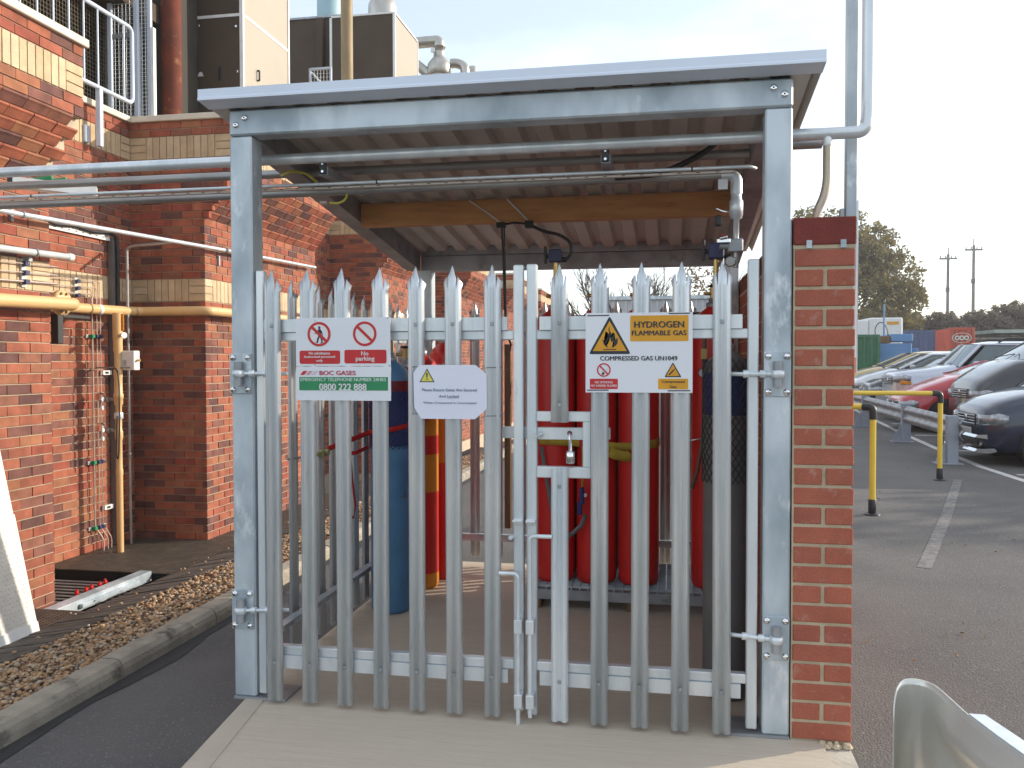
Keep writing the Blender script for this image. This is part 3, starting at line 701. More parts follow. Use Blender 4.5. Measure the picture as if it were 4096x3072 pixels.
a_, b_ = f(52, 1330), f(1513, 1105); MB().plate([(a_[0], a_[1]), (b_[0], a_[1]), (b_[0], b_[1]), (a_[0], b_[1])], y1, .0006).build('green_band', m_pgreen, Bs)
lettering('EMERGENCY TELEPHONE NUMBER 24HRS', fx(780), y2, fv(1147), 1405*k, 52*k, m_pgray, Bs, .012)
lettering('0800 222 888', fx(776), y2, fv(1272), 775*k, 104*k, m_pwhite, Bs, .028)

# laminated paper notice
def fn_(u, v): return (.82+(u-1350)*(1.125-.82)/(1990-1350), 1.4345-(v-1500)*.000359)
nx0, nx1, nzt, nzb = .8205, 1.125, 1.436, 1.219
Cn = board('paper_notice', 'laminated white paper notice with clipped corners asking to lock the gates', [(.852, nzb), (1.076, nzb), (nx1, nzb+.042), (nx1-.002, nzt-.036), (1.078, nzt), (.846, nzt), (nx0, nzt-.032), (nx0+.004, nzb+.045)], m_paper, YS-.001, .001)
yn = YS-.0018
MB().plate([(.847, 1.367), (.910, 1.367), (.8785, 1.422)], yn, .0004).build('triangle_border', m_pblack, Cn); MB().plate([(.853, 1.3705), (.904, 1.3705), (.8785, 1.4148)], yn-.0005, .0004).build('warning_triangle', m_pyel, Cn)
w_ = MB(); w_.plate([(.8765, 1.385), (.8805, 1.385), (.882, 1.404), (.875, 1.404)], yn-.001, .0004); disc(w_, .8785, 1.3785, .0028, .0028, yn-.001); w_.build('exclamation_mark', m_pblack, Cn)
for s_, xa, xb, z in (('Please Ensure Gates Are Secured', .858, 1.083, 1.336), ('And Locked', .928, 1.010, 1.3105), ('When Compound Is Unoccupied', .862, 1.081, 1.283)):
    lettering(s_, (xa+xb)/2, yn, z, xb-xa, .0118 if 'P' == s_[0] else .0105, m_pblue, Cn, .006)
MB().plate([(.962, 1.3025), (1.010, 1.3025), (1.010, 1.3036), (.962, 1.3036)], yn, .0004).build('underline', m_pblue, Cn)
for xa, xb, z in ((.80, .85, 1.428), (.80, .85, 1.238), (1.105, 1.178, 1.425), (1.105, 1.178, 1.232)):
    MB().tube([(xa, -.03, z-.002), (xa+.02, -.0465, z), (xb-.02, -.0465, z+.001), (xb, -.03, z)], .0012, 6).build('cable_tie', m_black, Cn)

# hydrogen sign
hx0, hx1, hzt, hzb = 1.5185, 1.9265, 1.637, 1.3285
H = board('hydrogen_sign', 'white hazard sign reading HYDROGEN FLAMMABLE GAS with an amber flame triangle', [(hx0, hzb), (hx1, hzb), (hx1, hzt), (hx0, hzt)])
f = mapper(hx0, hzt, (hx1-hx0)/1993, (hzt-hzb)/1470, 92, 100); k = (hx1-hx0)/1993
def tri(p, r, n=5):
    """triangle with rounded corners"""
    out = []
    for i in range(3):
        a_, b_, c_ = Vector(p[i-1]), Vector(p[i]), Vector(p[(i+1) % 3]); s0 = b_+(a_-b_).normalized()*r; s1 = b_+(c_-b_).normalized()*r
        for j in range(n+1): t = j/n; q_ = s0*(1-t)**2+b_*2*t*(1-t)+s1*t*t; out.append((q_.x, q_.y))
    return out
MB().plate(tri([f(545, 155), f(945, 860), f(150, 860)], .011), y1, .0006).build('triangle_border', m_pblack, H)
MB().plate([f(545, 250), f(868, 803), f(228, 803)], y2, .0005).build('flame_triangle', m_pamber, H)
fl1 = [(545, 352), (535, 395), (545, 430), (575, 470), (585, 520), (600, 540), (630, 480), (605, 462), (640, 480), (640, 530), (625, 590), (655, 600), (685, 560), (680, 525), (700, 590), (698, 650), (668, 700), (600, 745), (590, 735), (625, 690), (632, 655), (600, 660), (615, 625), (580, 640), (578, 600), (555, 550), (545, 600), (525, 585), (530, 640), (500, 605), (505, 660), (462, 650), (490, 700), (530, 745), (480, 725), (435, 675), (425, 630), (400, 588), (432, 605), (450, 620), (468, 580), (450, 522), (478, 560), (500, 570), (515, 520), (505, 475), (468, 438), (510, 462), (535, 500), (550, 470), (525, 420), (530, 375)]
bmf = bmesh.new(); bv = [bmf.verts.new((f(u, v)[0], y3, f(u, v)[1])) for u, v in fl1]; bmf.faces.new(bv); bmesh.ops.triangulate(bmf, faces=bmf.faces[:]); me = bpy.data.meshes.new('flame'); bmf.to_mesh(me); bmf.free(); link('flame_symbol', me, m_pblack, H)
MB().plate([f(428, 782), f(672, 782), f(672, 766), f(428, 766)], y3, .0004).build('flame_base_line', m_pblack, H)
a_, b_ = f(932, 627), f(2008, 155); MB().plate(rrect(a_[0], a_[1], b_[0], b_[1], .004), y1, .0006).build('amber_panel', m_pamber, H)
lettering('HYDROGEN', fx(1468), y2, fv(322), 915*k, 118*k, m_pblack, H, .034); lettering('FLAMMABLE GAS', fx(1468), y2, fv(475), 1005*k, 92*k, m_pblack, H, .032)
lettering('COMPRESSED GAS UN1049', fx(1088), y1, fv(938), 1435*k, 82*k, m_pblack, H, .028)
m1 = MB(); ring(m1, fx(437), fv(1153), 130*k, 105*k, y2); bar(m1, fx(437-82), fv(1153-82), fx(437+82), fv(1153+82), 28*k, y2-.0003); m1.build('prohibition_ring', m_pred, H)
m1 = MB(); bar(m1, fx(455), fv(1200), fx(515), fv(1110), 22*k, y1); bar(m1, fx(385), fv(1160), fx(425), fv(1205), 9*k, y1); bar(m1, fx(365), fv(1120), fx(400), fv(1100), 7*k, y1); bar(m1, fx(410), fv(1100), fx(440), fv(1125), 7*k, y1); m1.build('match_symbol', m_pgray, H)
m1 = MB(); bar(m1, fx(408), fv(1238), fx(440), fv(1200), 40*k, y1-.0003); m1.build('match_head', m_pblack, H)
a_, b_ = f(172, 1505), f(702, 1315); MB().plate(rrect(a_[0], a_[1], b_[0], b_[1], .004), y1, .0006).build('red_panel', m_pred, H)
lettering('NO SMOKING', fx(438), y2, fv(1380), 335*k, 42*k, m_pwhite, H, .022); lettering('NO NAKED FLAMES', fx(438), y2, fv(1444), 492*k, 42*k, m_pwhite, H, .022)
MB().plate(tri([f(1725, 1010), f(1885, 1285), f(1568, 1285)], .006), y1, .0006).build('triangle_border', m_pblack, H); MB().plate([f(1725, 1045), f(1845, 1263), f(1605, 1263)], y2, .0005).build('cylinder_triangle', m_pamber, H)
m1 = MB(); bar(m1, fx(1652), fv(1243), fx(1738), fv(1157), 26*k, y3); bar(m1, fx(1735), fv(1160), fx(1768), fv(1128), 12*k, y3); m1.build('cylinder_symbol', m_pblack, H)
a_, b_ = f(1452, 1505), f(2005, 1312); MB().plate(rrect(a_[0], a_[1], b_[0], b_[1], .004), y1, .0006).build('amber_panel', m_pamber, H)
lettering('Compressed', fx(1728), y2, fv(1372), 422*k, 58*k, m_pblack, H, .014); lettering('Gas', fx(1728), y2, fv(1458), 128*k, 48*k, m_pblack, H, .014)
for u0, u1, v in ((125, 540, 148), (1645, 2040, 124), (118, 528, 1528), (1632, 2045, 1533)):
    m1 = MB(); bar(m1, fx(u0), fv(v), fx(u1), fv(v-3), 20*k, y1-.0003); m1.build('cable_tie', m_black, H)

# ================================================================ gas cylinders
def cylinder(name, label, x, y, z0, h, r, mats, group=None, bands=(), net=None, guard=None):
    """mats: body material; bands: [(z from, z to, material)] in another colour; the shoulder, neck and valve on top"""
    t = thing(name, label, 'gas cylinder', (x, y, z0), group); s = h-r*1.0
    edges = sorted(set([0.0, s]+[e for bnd in bands for e in bnd[:2]]))
    prof = [(r*.86, 0), (r*.96, .012), (r, .035)]+[(r, e) for e in edges if .04 < e <= s]+[(r*.96, s+r*.28), (r*.80, s+r*.55), (r*.52, s+r*.80), (r*.34, s+r*.92), (r*.30, h)]
    if bands:
        done = 0.0
        segs = []
        for b0, b1, m_ in sorted(bands, key=lambda q: q[0]):
            if b0 > done: segs.append((done, b0, mats))
            segs.append((b0, b1, m_)); done = b1
        segs.append((done, h, mats))
        for i, (b0, b1, m_) in enumerate(segs):
            if b0 == 0: p = [(r*.86, 0), (r*.96, .012), (r, .035), (r, b1)]
            elif b1 >= h: p = [(r, b0)]+([(r, s)] if b0 < s else [])+[(r*.96, s+r*.28), (r*.80, s+r*.55), (r*.52, s+r*.80), (r*.34, s+r*.92), (r*.30, h)]
            else: p = [(r, b0), (r, b1)]
            MB().lathe((x, y, z0), p, 28).build('body' if i == 0 else 'colour_band', m_, t)
    else: MB().lathe((x, y, z0), prof, 28).build('body', mats, t)
    MB().lathe((x, y, z0+h), [(r*.30, -.01), (r*.34, 0), (r*.34, .02), (r*.22, .024), (r*.2, .05)], 14).build('neck_ring', m_galvd, t)
    v = MB().cyl((x, y, z0+h+.04), (x, y, z0+h+.11), r*.15, 10).cyl((x, y, z0+h+.075), (x-.05, y-.02, z0+h+.075), .011, 8).build('valve', m_brass, t)
    MB().lathe((x, y, z0+h+.11), [(.008, 0), (.026, .003), (.028, .012), (.010, .018)], 12).build('hand_wheel', m_black, t)
    if net:
        q_ = MB(); za, zb_, m_ = net; n = 22; nz_ = int((zb_-za)/.022)
        for j in range(nz_):
            for i in range(n):
                for d in (1, -1):
                    t0 = 2*PI*(i+(.5 if j % 2 else 0))/n; t1 = t0+d*PI/n
                    p0 = Vector((x+(r+.003)*math.cos(t0), y+(r+.003)*math.sin(t0), z0+za+.022*j)); p1 = Vector((x+(r+.003)*math.cos(t1), y+(r+.003)*math.sin(t1), z0+za+.022*(j+1)))
                    w_ = (p1-p0).cross(Vector((p0.x-x, p0.y-y, 0))).normalized()*.0022; rr_ = Vector((p0.x-x, p0.y-y, 0)).normalized()*.003
                    q_.add([p0-w_, p0+rr_, p0+w_, p1-w_, p1+rr_, p1+w_], [(0, 1, 4, 3), (1, 2, 5, 4)])
        stuff(q_.build('protective_net', m_, t, fix=False))
    return t
cylinder('gas_cylinder', 'tall blue gas cylinder with a dark net sleeve chained by the side fence', .243, 1.39, 0, 1.46, .117, m_cblue, bands=((.965, 1.28, m_cnavy), (1.28, 1.34, m_maroon)), net=(.95, 1.30, m_cnavy))
cylinder('gas_cylinder', 'dark maroon gas cylinder hidden mostly behind the blue cylinder', .245, 1.66, 0, 1.42, .108, m_maroon)
cylinder('gas_cylinder', 'red gas cylinder with wide orange bands behind the blue cylinder', .272, 1.93, 0, 1.50, .108, m_cred2, bands=((0, .10, m_cyel), (.62, .86, m_cyel), (.98, 1.20, m_cyel)), net=(1.20, 1.42, m_pwhite))  # orange bands are rings of a second colour around the red body
cylinder('gas_cylinder', 'bright red gas cylinder with an orange upper half in the back left corner', .355, 2.20, 0, 1.58, .105, m_cred2, bands=((.78, 1.12, m_cyel),), net=(1.22, 1.46, m_pwhite))  # orange ring round the upper body, red elsewhere
PK = 'red hydrogen cylinders of the manifold pack'
for i, (x, y, lab) in enumerate(((1.165, 1.715, 'red hydrogen cylinder at the left front of the pack by the gate meeting stiles'), (1.413, 1.715, 'red hydrogen cylinder second from the left in the front row of the pack'), (1.662, 1.715, 'red hydrogen cylinder third from the left in the front row of the pack'), (2.085, 1.70, 'single red hydrogen cylinder standing apart on the right with a flexible hose'),
        (1.165, 1.965, 'red hydrogen cylinder behind the leftmost one of the pack'), (1.413, 1.965, 'red hydrogen cylinder in the back row behind the second of the pack'), (1.662, 1.965, 'red hydrogen cylinder in the back row behind the third of the pack'))):
    cylinder('hydrogen_cylinder', lab, x, y, .145, 1.62, .118, m_cred, PK)
cylinder('gas_cylinder', 'dark grey gas cylinder in a black net beside the right gate post', 2.085, .42, .0, 1.50, .100, m_cgrey, bands=((1.22, 1.40, m_cnavy),), net=(.93, 1.46, m_black))
# pallet grating under the pack
pl = thing('grating_pallet', 'low steel grating pallet carrying the red cylinders', 'pallet', (1.6, 1.9, 0))
for y0 in (1.56, 1.86, 2.16): MB().bev(1.02, y0, .055, 2.19, y0+.05, .115, .004).build('bearer', m_galvd, pl)
for x in (1.04, 1.6, 2.12): MB().bev(x, 1.575, .001, x+.06, 2.19, .0545, .003).build('foot', m_wood2 if x < 2 else m_galvd, pl)
for i in range(24): MB().box(1.03+.0495*i, 1.56, .1155, 1.036+.0495*i, 2.21, .144).build('grating_bar', m_galv, pl)
g_ = MB()
for j in range(14): g_.box(1.03, 1.57+.0485*j, .128, 2.18, 1.574+.0485*j, .1435)
stuff(g_.build('cross_bars', m_galv, pl))

# straps
st = thing('red_ratchet_strap', 'red ratchet strap holding the blue cylinder to the side fence with its tail hanging', 'strap', (.2, 1.2, 1.0))
def ribbon(pts, w, m_, name, parent, up=(0, 0, 1), t=.002):
    q_ = MB(); pts = [Vector(p) for p in pts]; vs = []
    for i, p in enumerate(pts):
        d = (pts[min(i+1, len(pts)-1)]-pts[max(i-1, 0)]).normalized(); u_ = Vector(up); u_ = (u_-d*u_.dot(d)).normalized(); n_ = d.cross(u_)*t
        vs += [p-u_*w/2, p+u_*w/2, p+u_*w/2+n_, p-u_*w/2+n_]
    fs = []
    for i in range(len(pts)-1):
        for j in range(4): fs.append((4*i+j, 4*i+(j+1) % 4, 4*i+4+(j+1) % 4, 4*i+4+j))
    q_.add(vs, fs+[(0, 1, 2, 3), tuple(4*len(pts)-1-j for j in range(4))], True); return q_.build(name, m_, parent)
ribbon([(.10, .80, 1.0), (.12, 1.05, 1.02), (.15, 1.27, 1.045), (.19, 1.252, 1.05), (.24, 1.248, 1.058), (.30, 1.262, 1.068), (.345, 1.31, 1.078), (.375, 1.45, 1.09), (.39, 1.7, 1.11), (.41, 1.95, 1.125), (.465, 2.2, 1.14)], .028, m_strapr, 'webbing', st)
ribbon([(.115, 1.0, .955), (.13, 1.12, .945), (.155, 1.24, .965)], .022, m_strapr, 'webbing_tail', st); ribbon([(.125, 1.05, .94), (.132, 1.06, .80), (.145, 1.07, .66), (.142, 1.05, .60), (.125, 1.0, .605)], .026, m_strapr, 'webbing_tail', st, up=(0, 1, 0))
o = MB().bev(.085, .70, .965, .115, .80, 1.0, .006).cyl((.08, .75, .985), (.125, .75, .985), .017, 12).bev(.09, .66, .975, .11, .71, .995, .004).build('ratchet', M('gold_zinc', (.42, .42, .20), (.32, .30, .14), 12, .4, .6), st)
MB().tube([(.04, .44, .985), (.05, .5, .98), (.07, .58, .985), (.09, .66, .985)], .005, 6).build('hook', m_galvd, st)
ys = thing('yellow_ratchet_strap', 'yellow ratchet strap wrapped around the pack of red cylinders', 'strap', (1.4, 1.58, 1.0))
ribbon([(1.04, 1.76, .98), (1.09, 1.61, .985), (1.165, 1.592, .985), (1.29, 1.594, .98), (1.413, 1.592, .965), (1.54, 1.594, .955), (1.662, 1.592, .96), (1.76, 1.63, .975), (1.784, 1.72, .98)], .048, m_strapy, 'webbing', ys)
ribbon([(1.50, 1.575, .93), (1.53, 1.57, .915), (1.60, 1.572, .90), (1.62, 1.575, .92)], .06, m_strapy, 'webbing_fold', ys); MB().bev(1.325, 1.572, .955, 1.345, 1.585, 1.0, .003).build('red_tag', m_pred, ys)
bsx = thing('blue_ratchet_strap', 'loose strap with a blue ratchet hanging in front of the red cylinders', 'strap', (1.34, 1.57, .6))
ribbon([(1.345, 1.575, .96), (1.347, 1.573, .80), (1.343, 1.57, .72)], .012, m_strapy, 'webbing', bsx, up=(1, 0, 0)); MB().bev(1.328, 1.545, .62, 1.356, 1.575, .72, .006).bev(1.316, 1.548, .56, 1.344, 1.572, .635, .006).build('ratchet', m_strapb, bsx); MB().bev(1.352, 1.55, .665, 1.372, 1.565, .685, .004).build('ratchet_pawl', m_white, bsx)
ribbon([(1.10, 1.585, .95), (1.13, 1.575, .78), (1.16, 1.57, .62), (1.18, 1.57, .52)], .022, m_cgrey, 'grey_tail', bsx, up=(1, 0, 0)); ribbon([(1.36, 1.575, .56), (1.34, 1.57, .50), (1.29, 1.57, .45), (1.26, 1.572, .43)], .025, m_cgrey, 'grey_tail', bsx)

# ================================================================ pipes and fittings under the canopy
def pipe(name, label, pts, r, m_, bend=.05, n=12, cat='pipe', group=None):
    t = thing(name, label, cat, pts[0], group); MB().tube(pts, r, n, bend).build('run', m_, t); return t
def clip(t, c, r, axis, m_=m_galvd):
    c = Vector(c); q_ = MB().lathe(c, [(r, -.008), (r+.006, -.008), (r+.006, .008), (r, .008)], 14, axis); return q_.build('pipe_clip', m_, t)
# main galvanised vent pipe: over the gates, out past the right post, then up
vp = thing('vent_pipe', 'galvanised vent pipe running under the canopy front and turning up outside the right post', 'pipe', (2.6, .2, 2.35))
MB().tube([(-3.3, .2, 2.349), (2.594, .2, 2.349), (2.602, .2, 2.42), (2.602, .2, 4.6)], .024, 16, .07, 8).build('run', m_galvb, vp)
MB().tube([(2.452, .2, 2.349), (2.452, .2, 2.16), (2.44, .2, 2.10), (2.414, .2, 2.045), (2.408, .2, 1.99)], .0165, 12, .03).build('branch', M('tarnished_pipe', (.50, .44, .36), (.42, .33, .24), 5, .4, .5), vp)
MB().lathe((2.452, .2, 2.349), [(.0175, -.05), (.019, -.045), (.019, -.01), (.017, 0)], 14).build('tee', m_galvb, vp)
MB().lathe((2.408, .2, 1.989), [(.034, 0), (.034, .006), (.016, .008), (.016, .02)], 14).build('flange', m_black, vp)
for p0, p1 in (((2.32, .35, 2.035), (2.375, .22, 2.005)), ((2.33, .45, 2.018), (2.35, .30, 1.995))): MB().tube([(2.30, p0[1], p0[2]), p0, p1, (p1[0], p1[1], 1.99)], .004, 6, .01).build('small_tube', m_pipe, vp)
sp = pipe('pipe_stub', 'short pipe stub beside the vent pipe outside the right post', [(2.30, .3, 2.335), (2.447, .3, 2.335)], .020, m_pipe)
pole = thing('square_mast', 'tall galvanised square tube mast fixed behind the brick wall end', 'mast', (2.545, .13, 1.42))
MB().bev(2.541, .29, 1.46, 2.585, .335, 4.8, .003).build('tube', m_galv, pole); MB().box(2.5855, .295, 1.40, 2.591, .33, 2.1).build('edge_strip', m_galvb, pole); MB().bev(2.52, .30, 2.03, 2.5405, .325, 2.07, .003).build('saddle', m_galvd, pole)
p2 = pipe('overhead_pipe', 'dull grey conduit pipe running under the roof behind the vent pipe', [(-3.3, .6, 2.378), (2.19, .6, 2.378)], .021, m_pipe)
p3 = pipe('overhead_tube', 'thin bright steel tube running below the vent pipe with a cable tie', [(-3.3, .3, 2.254), (2.165, .3, 2.254), (2.19, .33, 2.252)], .0075, m_galvb, .03)
for x in (-2.6, -1.2, .55, 1.93): MB().lathe((x, .3, 2.254), [(.0085, -.003), (.0095, -.003), (.0095, .003), (.0085, .003)], 8, 'X').build('cable_tie', m_black, p3)
ch = thing('slotted_channel', 'slotted steel channel strip hung under the thin tube', 'channel', (.5, .33, 2.23))
MB().box(-3.3, .316, 2.237, 2.10, .342, 2.245).build('channel', m_roof, ch)
q_ = MB()
for i in range(68): q_.box(-3.2+.078*i, .3155, 2.2395, -3.185+.078*i, .3165, 2.2425)
stuff(q_.build('slots', m_dark, ch))
p4 = thing('gas_main_pipe', 'grey gas pipe below the roof with elbow and valve stack at the right post', 'pipe', (2.12, .5, 2.0))
MB().tube([(-3.3, .5, 2.250), (2.10, .5, 2.265)], .0195, 12, 0).build('run', m_pipe, p4)
MB().tube([(2.06, .5, 2.262), (2.125, .5, 2.262), (2.125, .5, 2.18)], .026, 14, .05, 6).build('elbow', m_galvb, p4)
MB().lathe((2.125, .5, 1.98), [(.012, 0), (.013, .09), (.026, .095), (.026, .105), (.029, .107), (.029, .17), (.024, .175), (.022, .2)], 16).build('union', m_galvb, p4)
MB().bev(2.09, .48, 1.925, 2.155, .53, 1.985, .006).cyl((2.09, .5, 1.955), (2.055, .5, 1.955), .016, 10).build('valve_body', m_galvd, p4)
MB().bev(2.04, .47, 1.965, 2.10, .482, 1.985, .003).cyl((2.055, .47, 1.985), (2.085, .465, 1.99), .008, 8).build('valve_lever', m_chrome, p4); MB().bev(2.06, .468, 1.99, 2.08, .48, 2.0, .002).build('red_lever_grip', m_pred, p4)
MB().bev(2.035, .46, 2.04, 2.062, .5, 2.085, .004).build('gauge_block', m_black, p4); MB().bev(2.045, .458, 2.195, 2.085, .462, 2.24, .001).build('white_tag', m_white, p4); MB().tube([(2.035, .45, 2.11), (2.06, .46, 2.10), (2.09, .49, 2.10)], .006, 8).build('tap', m_chrome, p4)
MB().cyl((2.125, .5, 1.93), (2.125, .5, 1.86), .012, 10).lathe((2.10, .48, 1.885), [(.02, -.005), (.024, 0), (.02, .005)], 14, 'Y').build('outlet', m_pipe, p4)
# unistrut brackets hung from the roof
for x, lab in ((.33, 'black channel bracket hanging from the roof near the left post'), (1.575, 'black channel bracket hanging from the roof near the middle of the canopy')):
    b_ = thing('channel_bracket', lab, 'bracket', (x, .4, 2.3), 'channel brackets under the canopy'); MB().bev(x-.02, .22, 2.275, x+.02, .70, 2.315, .002).build('arm', m_galvd, b_); MB().bev(x-.016, .21, 2.28, x+.016, .219, 2.33, .002).build('end_plate', m_black, b_)
    for z in (2.325, 2.29): MB().cyl((x, .205, z), (x, .2095, z), .006, 6).build('bolt', m_chrome, b_)
# bonding wires and cables
c1 = thing('earth_bonding_wire', 'short green and yellow earth bonding wire loop on the pipes by the left post', 'cable', (.15, .45, 2.3)); MB().tube([(.09, .3, 2.30), (.13, .32, 2.325), (.18, .38, 2.325), (.215, .42, 2.29)], .006, 8, .02).build('wire', m_pyel, c1)
c2 = thing('earth_bonding_wire', 'green and yellow earth wire hanging below the grey gas pipe', 'cable', (.3, .5, 2.2)); MB().tube([(.33, .5, 2.27), (.335, .49, 2.225), (.30, .485, 2.20), (.25, .485, 2.205)], .006, 8, .03).build('wire', m_pyel, c2); MB().bev(.20, .48, 2.20, .235, .5, 2.215, .003).build('clamp', m_copper, c2)
c3 = thing('black_hose', 'black hose curving up to the roof near the right post', 'hose', (1.9, .45, 2.3)); MB().tube([(1.60, .45, 2.262), (1.78, .45, 2.268), (1.90, .45, 2.31), (2.0, .45, 2.365), (2.04, .45, 2.40)], .013, 10, .06).build('hose', m_black, c3)
c4 = thing('cable_drop', 'black cables and junctions hanging from the timber purlin above the meeting stiles', 'cable', (.93, 1.27, 2.2))
MB().tube([(.742, 1.285, 2.345), (.85, 1.28, 2.27), (.92, 1.28, 2.215)], .004, 6).build('hanger_wire', m_galvb, c4); MB().tube([(.955, 1.285, 2.345), (1.03, 1.28, 2.27), (1.08, 1.28, 2.215)], .005, 6).build('hanger_wire', m_galvb, c4)
MB().tube([(.928, 1.27, 2.2), (.935, 1.27, 2.05), (.942, 1.27, 1.8), (.945, 1.30, 1.62), (.90, 1.7, 1.55), (.83, 1.97, 1.5)], .006, 6).tube([(.942, 1.265, 2.2), (.948, 1.265, 1.95), (.952, 1.27, 1.62)], .005, 6).build('cable', m_black, c4); MB().bev(.90, 1.25, 2.185, .95, 1.29, 2.215, .004).build('junction', m_black, c4); MB().bev(1.06, 1.25, 2.18, 1.105, 1.29, 2.22, .004).build('junction', m_black, c4); MB().tube([(.95, 1.27, 2.205), (1.0, 1.27, 2.212), (1.06, 1.27, 2.205)], .006, 6).build('link_cable', m_black, c4)
MB().tube([(1.10, 1.27, 2.19), (1.16, 1.27, 2.16), (1.25, 1.27, 2.14), (1.305, 1.27, 2.10), (1.317, 1.27, 2.05), (1.295, 1.27, 2.01), (1.27, 1.27, 2.005)], .009, 8, .04).build('black_hose_loop', m_black, c4)
bd = thing('wooden_board', 'narrow brown wooden board hanging upright behind the gate meeting stiles', 'board', (.825, 2.0, .38)); MB().bev(.802, 1.99, .38, .842, 2.03, 1.56, .003).build('plank', m_wood2, bd)
for z in (1.40, .9): MB().cyl((.822, 1.9895, z), (.822, 1.985, z), .004, 6).build('screw', m_galvd, bd)
def regbox(label, x, y, z):
    b_ = thing('pressure_switch_box', label, 'switch box', (x, y, z), 'dark blue switch boxes on the manifold'); MB().bev(x-.035, y-.03, z-.035, x+.035, y+.03, z+.035, .006).build('housing', m_navy, b_)
    MB().bev(x-.062, y-.012, z-.04, x-.048, y+.012, z+.055, .003).cyl((x-.048, y, z), (x-.035, y, z), .01, 8).build('knob', m_black, b_); MB().cyl((x+.035, y, z-.02), (x+.062, y, z-.02), .014, 8).build('gland', m_black, b_); MB().cyl((x, y, z-.035), (x, y, z-.16), .012, 8).build('stem', m_brass, b_); return b_
regbox('dark blue switch box with a black cable loop behind the second gate pale', 1.225, 1.28, 2.025); regbox('dark blue switch box near the right post below the valve stack', 2.045, .60, 1.945)
# manifold header with pigtails
mh = thing('gas_manifold', 'dark steel manifold header pipe above the red cylinders with hoses and a gauge', 'manifold', (1.6, 2.3, 1.74))
MB().tube([(.96, 2.3, 1.745), (2.19, 2.3, 1.765)], .008, 8).tube([(1.05, 2.3, 1.73), (1.5, 2.3, 1.735)], .006, 8).build('header', m_cgrey, mh); MB().lathe((1.66, 2.3, 1.757), [(.008, -.06), (.022, -.04), (.024, 0), (.022, .04), (.008, .06)], 12, 'X').build('filter', m_black, mh)
for x in (1.165, 1.413, 1.662): MB().tube([(x, 1.72, 1.84), (x+.03, 1.9, 1.87), (x+.05, 2.15, 1.80), (x+.05, 2.3, 1.75)], .006, 8, .05).build('pigtail', m_pipe, mh)
MB().tube([(2.03, 1.5, 1.62), (2.03, 1.48, 1.45), (2.032, 1.47, 1.2), (2.02, 1.47, 1.0), (1.99, 1.48, .82), (1.965, 1.5, .74)], .011, 10, .05).build('flexible_hose', M('braided_hose', (.17, .12, .07), (.10, .07, .045), 90, .5), mh); MB().tube([(1.965, 1.5, .74), (1.95, 1.5, .725), (1.93, 1.52, .76)], .009, 8).build('hose_end', m_pipe, mh)
o = MB().lathe((2.02, 1.47, 1.385), [(.024, .014), (.026, 0), (.026, -.016)], 20, 'Y').build('gauge', m_black, mh); MB().lathe((2.02, 1.4535, 1.385), [(.022, 0), (.022, -.002)], 20, 'Y').build('dial', m_pwhite, o); MB().bev(2.045, 1.455, 1.385, 2.075, 1.458, 1.44, .001).build('yellow_tag', m_pyel, mh); MB().bev(2.01, 1.46, 1.46, 2.045, 1.49, 1.52, .003).build('regulator', m_brass, mh)
MB().tube([(1.88, 1.57, 1.02), (1.95, 1.56, 1.0), (2.06, 1.565, 1.02), (2.11, 1.568, 1.015)], .006, 6).build('chain', m_chrome, mh)
# ================================================================ services on the brick building
hr = thing('bright_conduit', 'bright steel conduit sloping across the wall recess from the near pilaster', 'conduit', (-2.62, 1.8, 2.49)); MB().tube([(-2.62, .6, 2.46), (-2.62, 1.9, 2.483), (-2.635, 4.9, 2.600), (-2.63, 7.0, 2.66)], .0185, 12).build('tube', m_galvb, hr)
for y in (.9, 1.93, 4.75): clip(hr, (-2.62, y, 2.484 if y < 3 else 2.592), .020, 'Y'); MB().box(-2.72, y-.012, 2.44, -2.70, y+.012, 2.54).build('clip_backing', m_galvd, hr)
gp = thing('grey_drain_pipe', 'thick pale grey pipe stub with a capped end on the near pilaster', 'pipe', (-2.6, 1.7, 2.23)); MB().tube([(-2.62, .3, 2.18), (-2.62, 2.42, 2.245)], .024, 14).build('tube', M('grey_plastic', (.52, .54, .54), (.44, .46, .46), 8, .5), gp); MB().lathe((-2.62, 2.40, 2.244), [(.028, -.02), (.029, 0), (.029, .03), (.02, .04)], 14, 'Y').build('cap', m_trim, gp); clip(gp, (-2.62, 2.05, 2.233), .026, 'Y'); MB().bev(-2.72, 2.03, 2.17, -2.66, 2.07, 2.21, .003).build('clip_backing', m_galvd, gp)
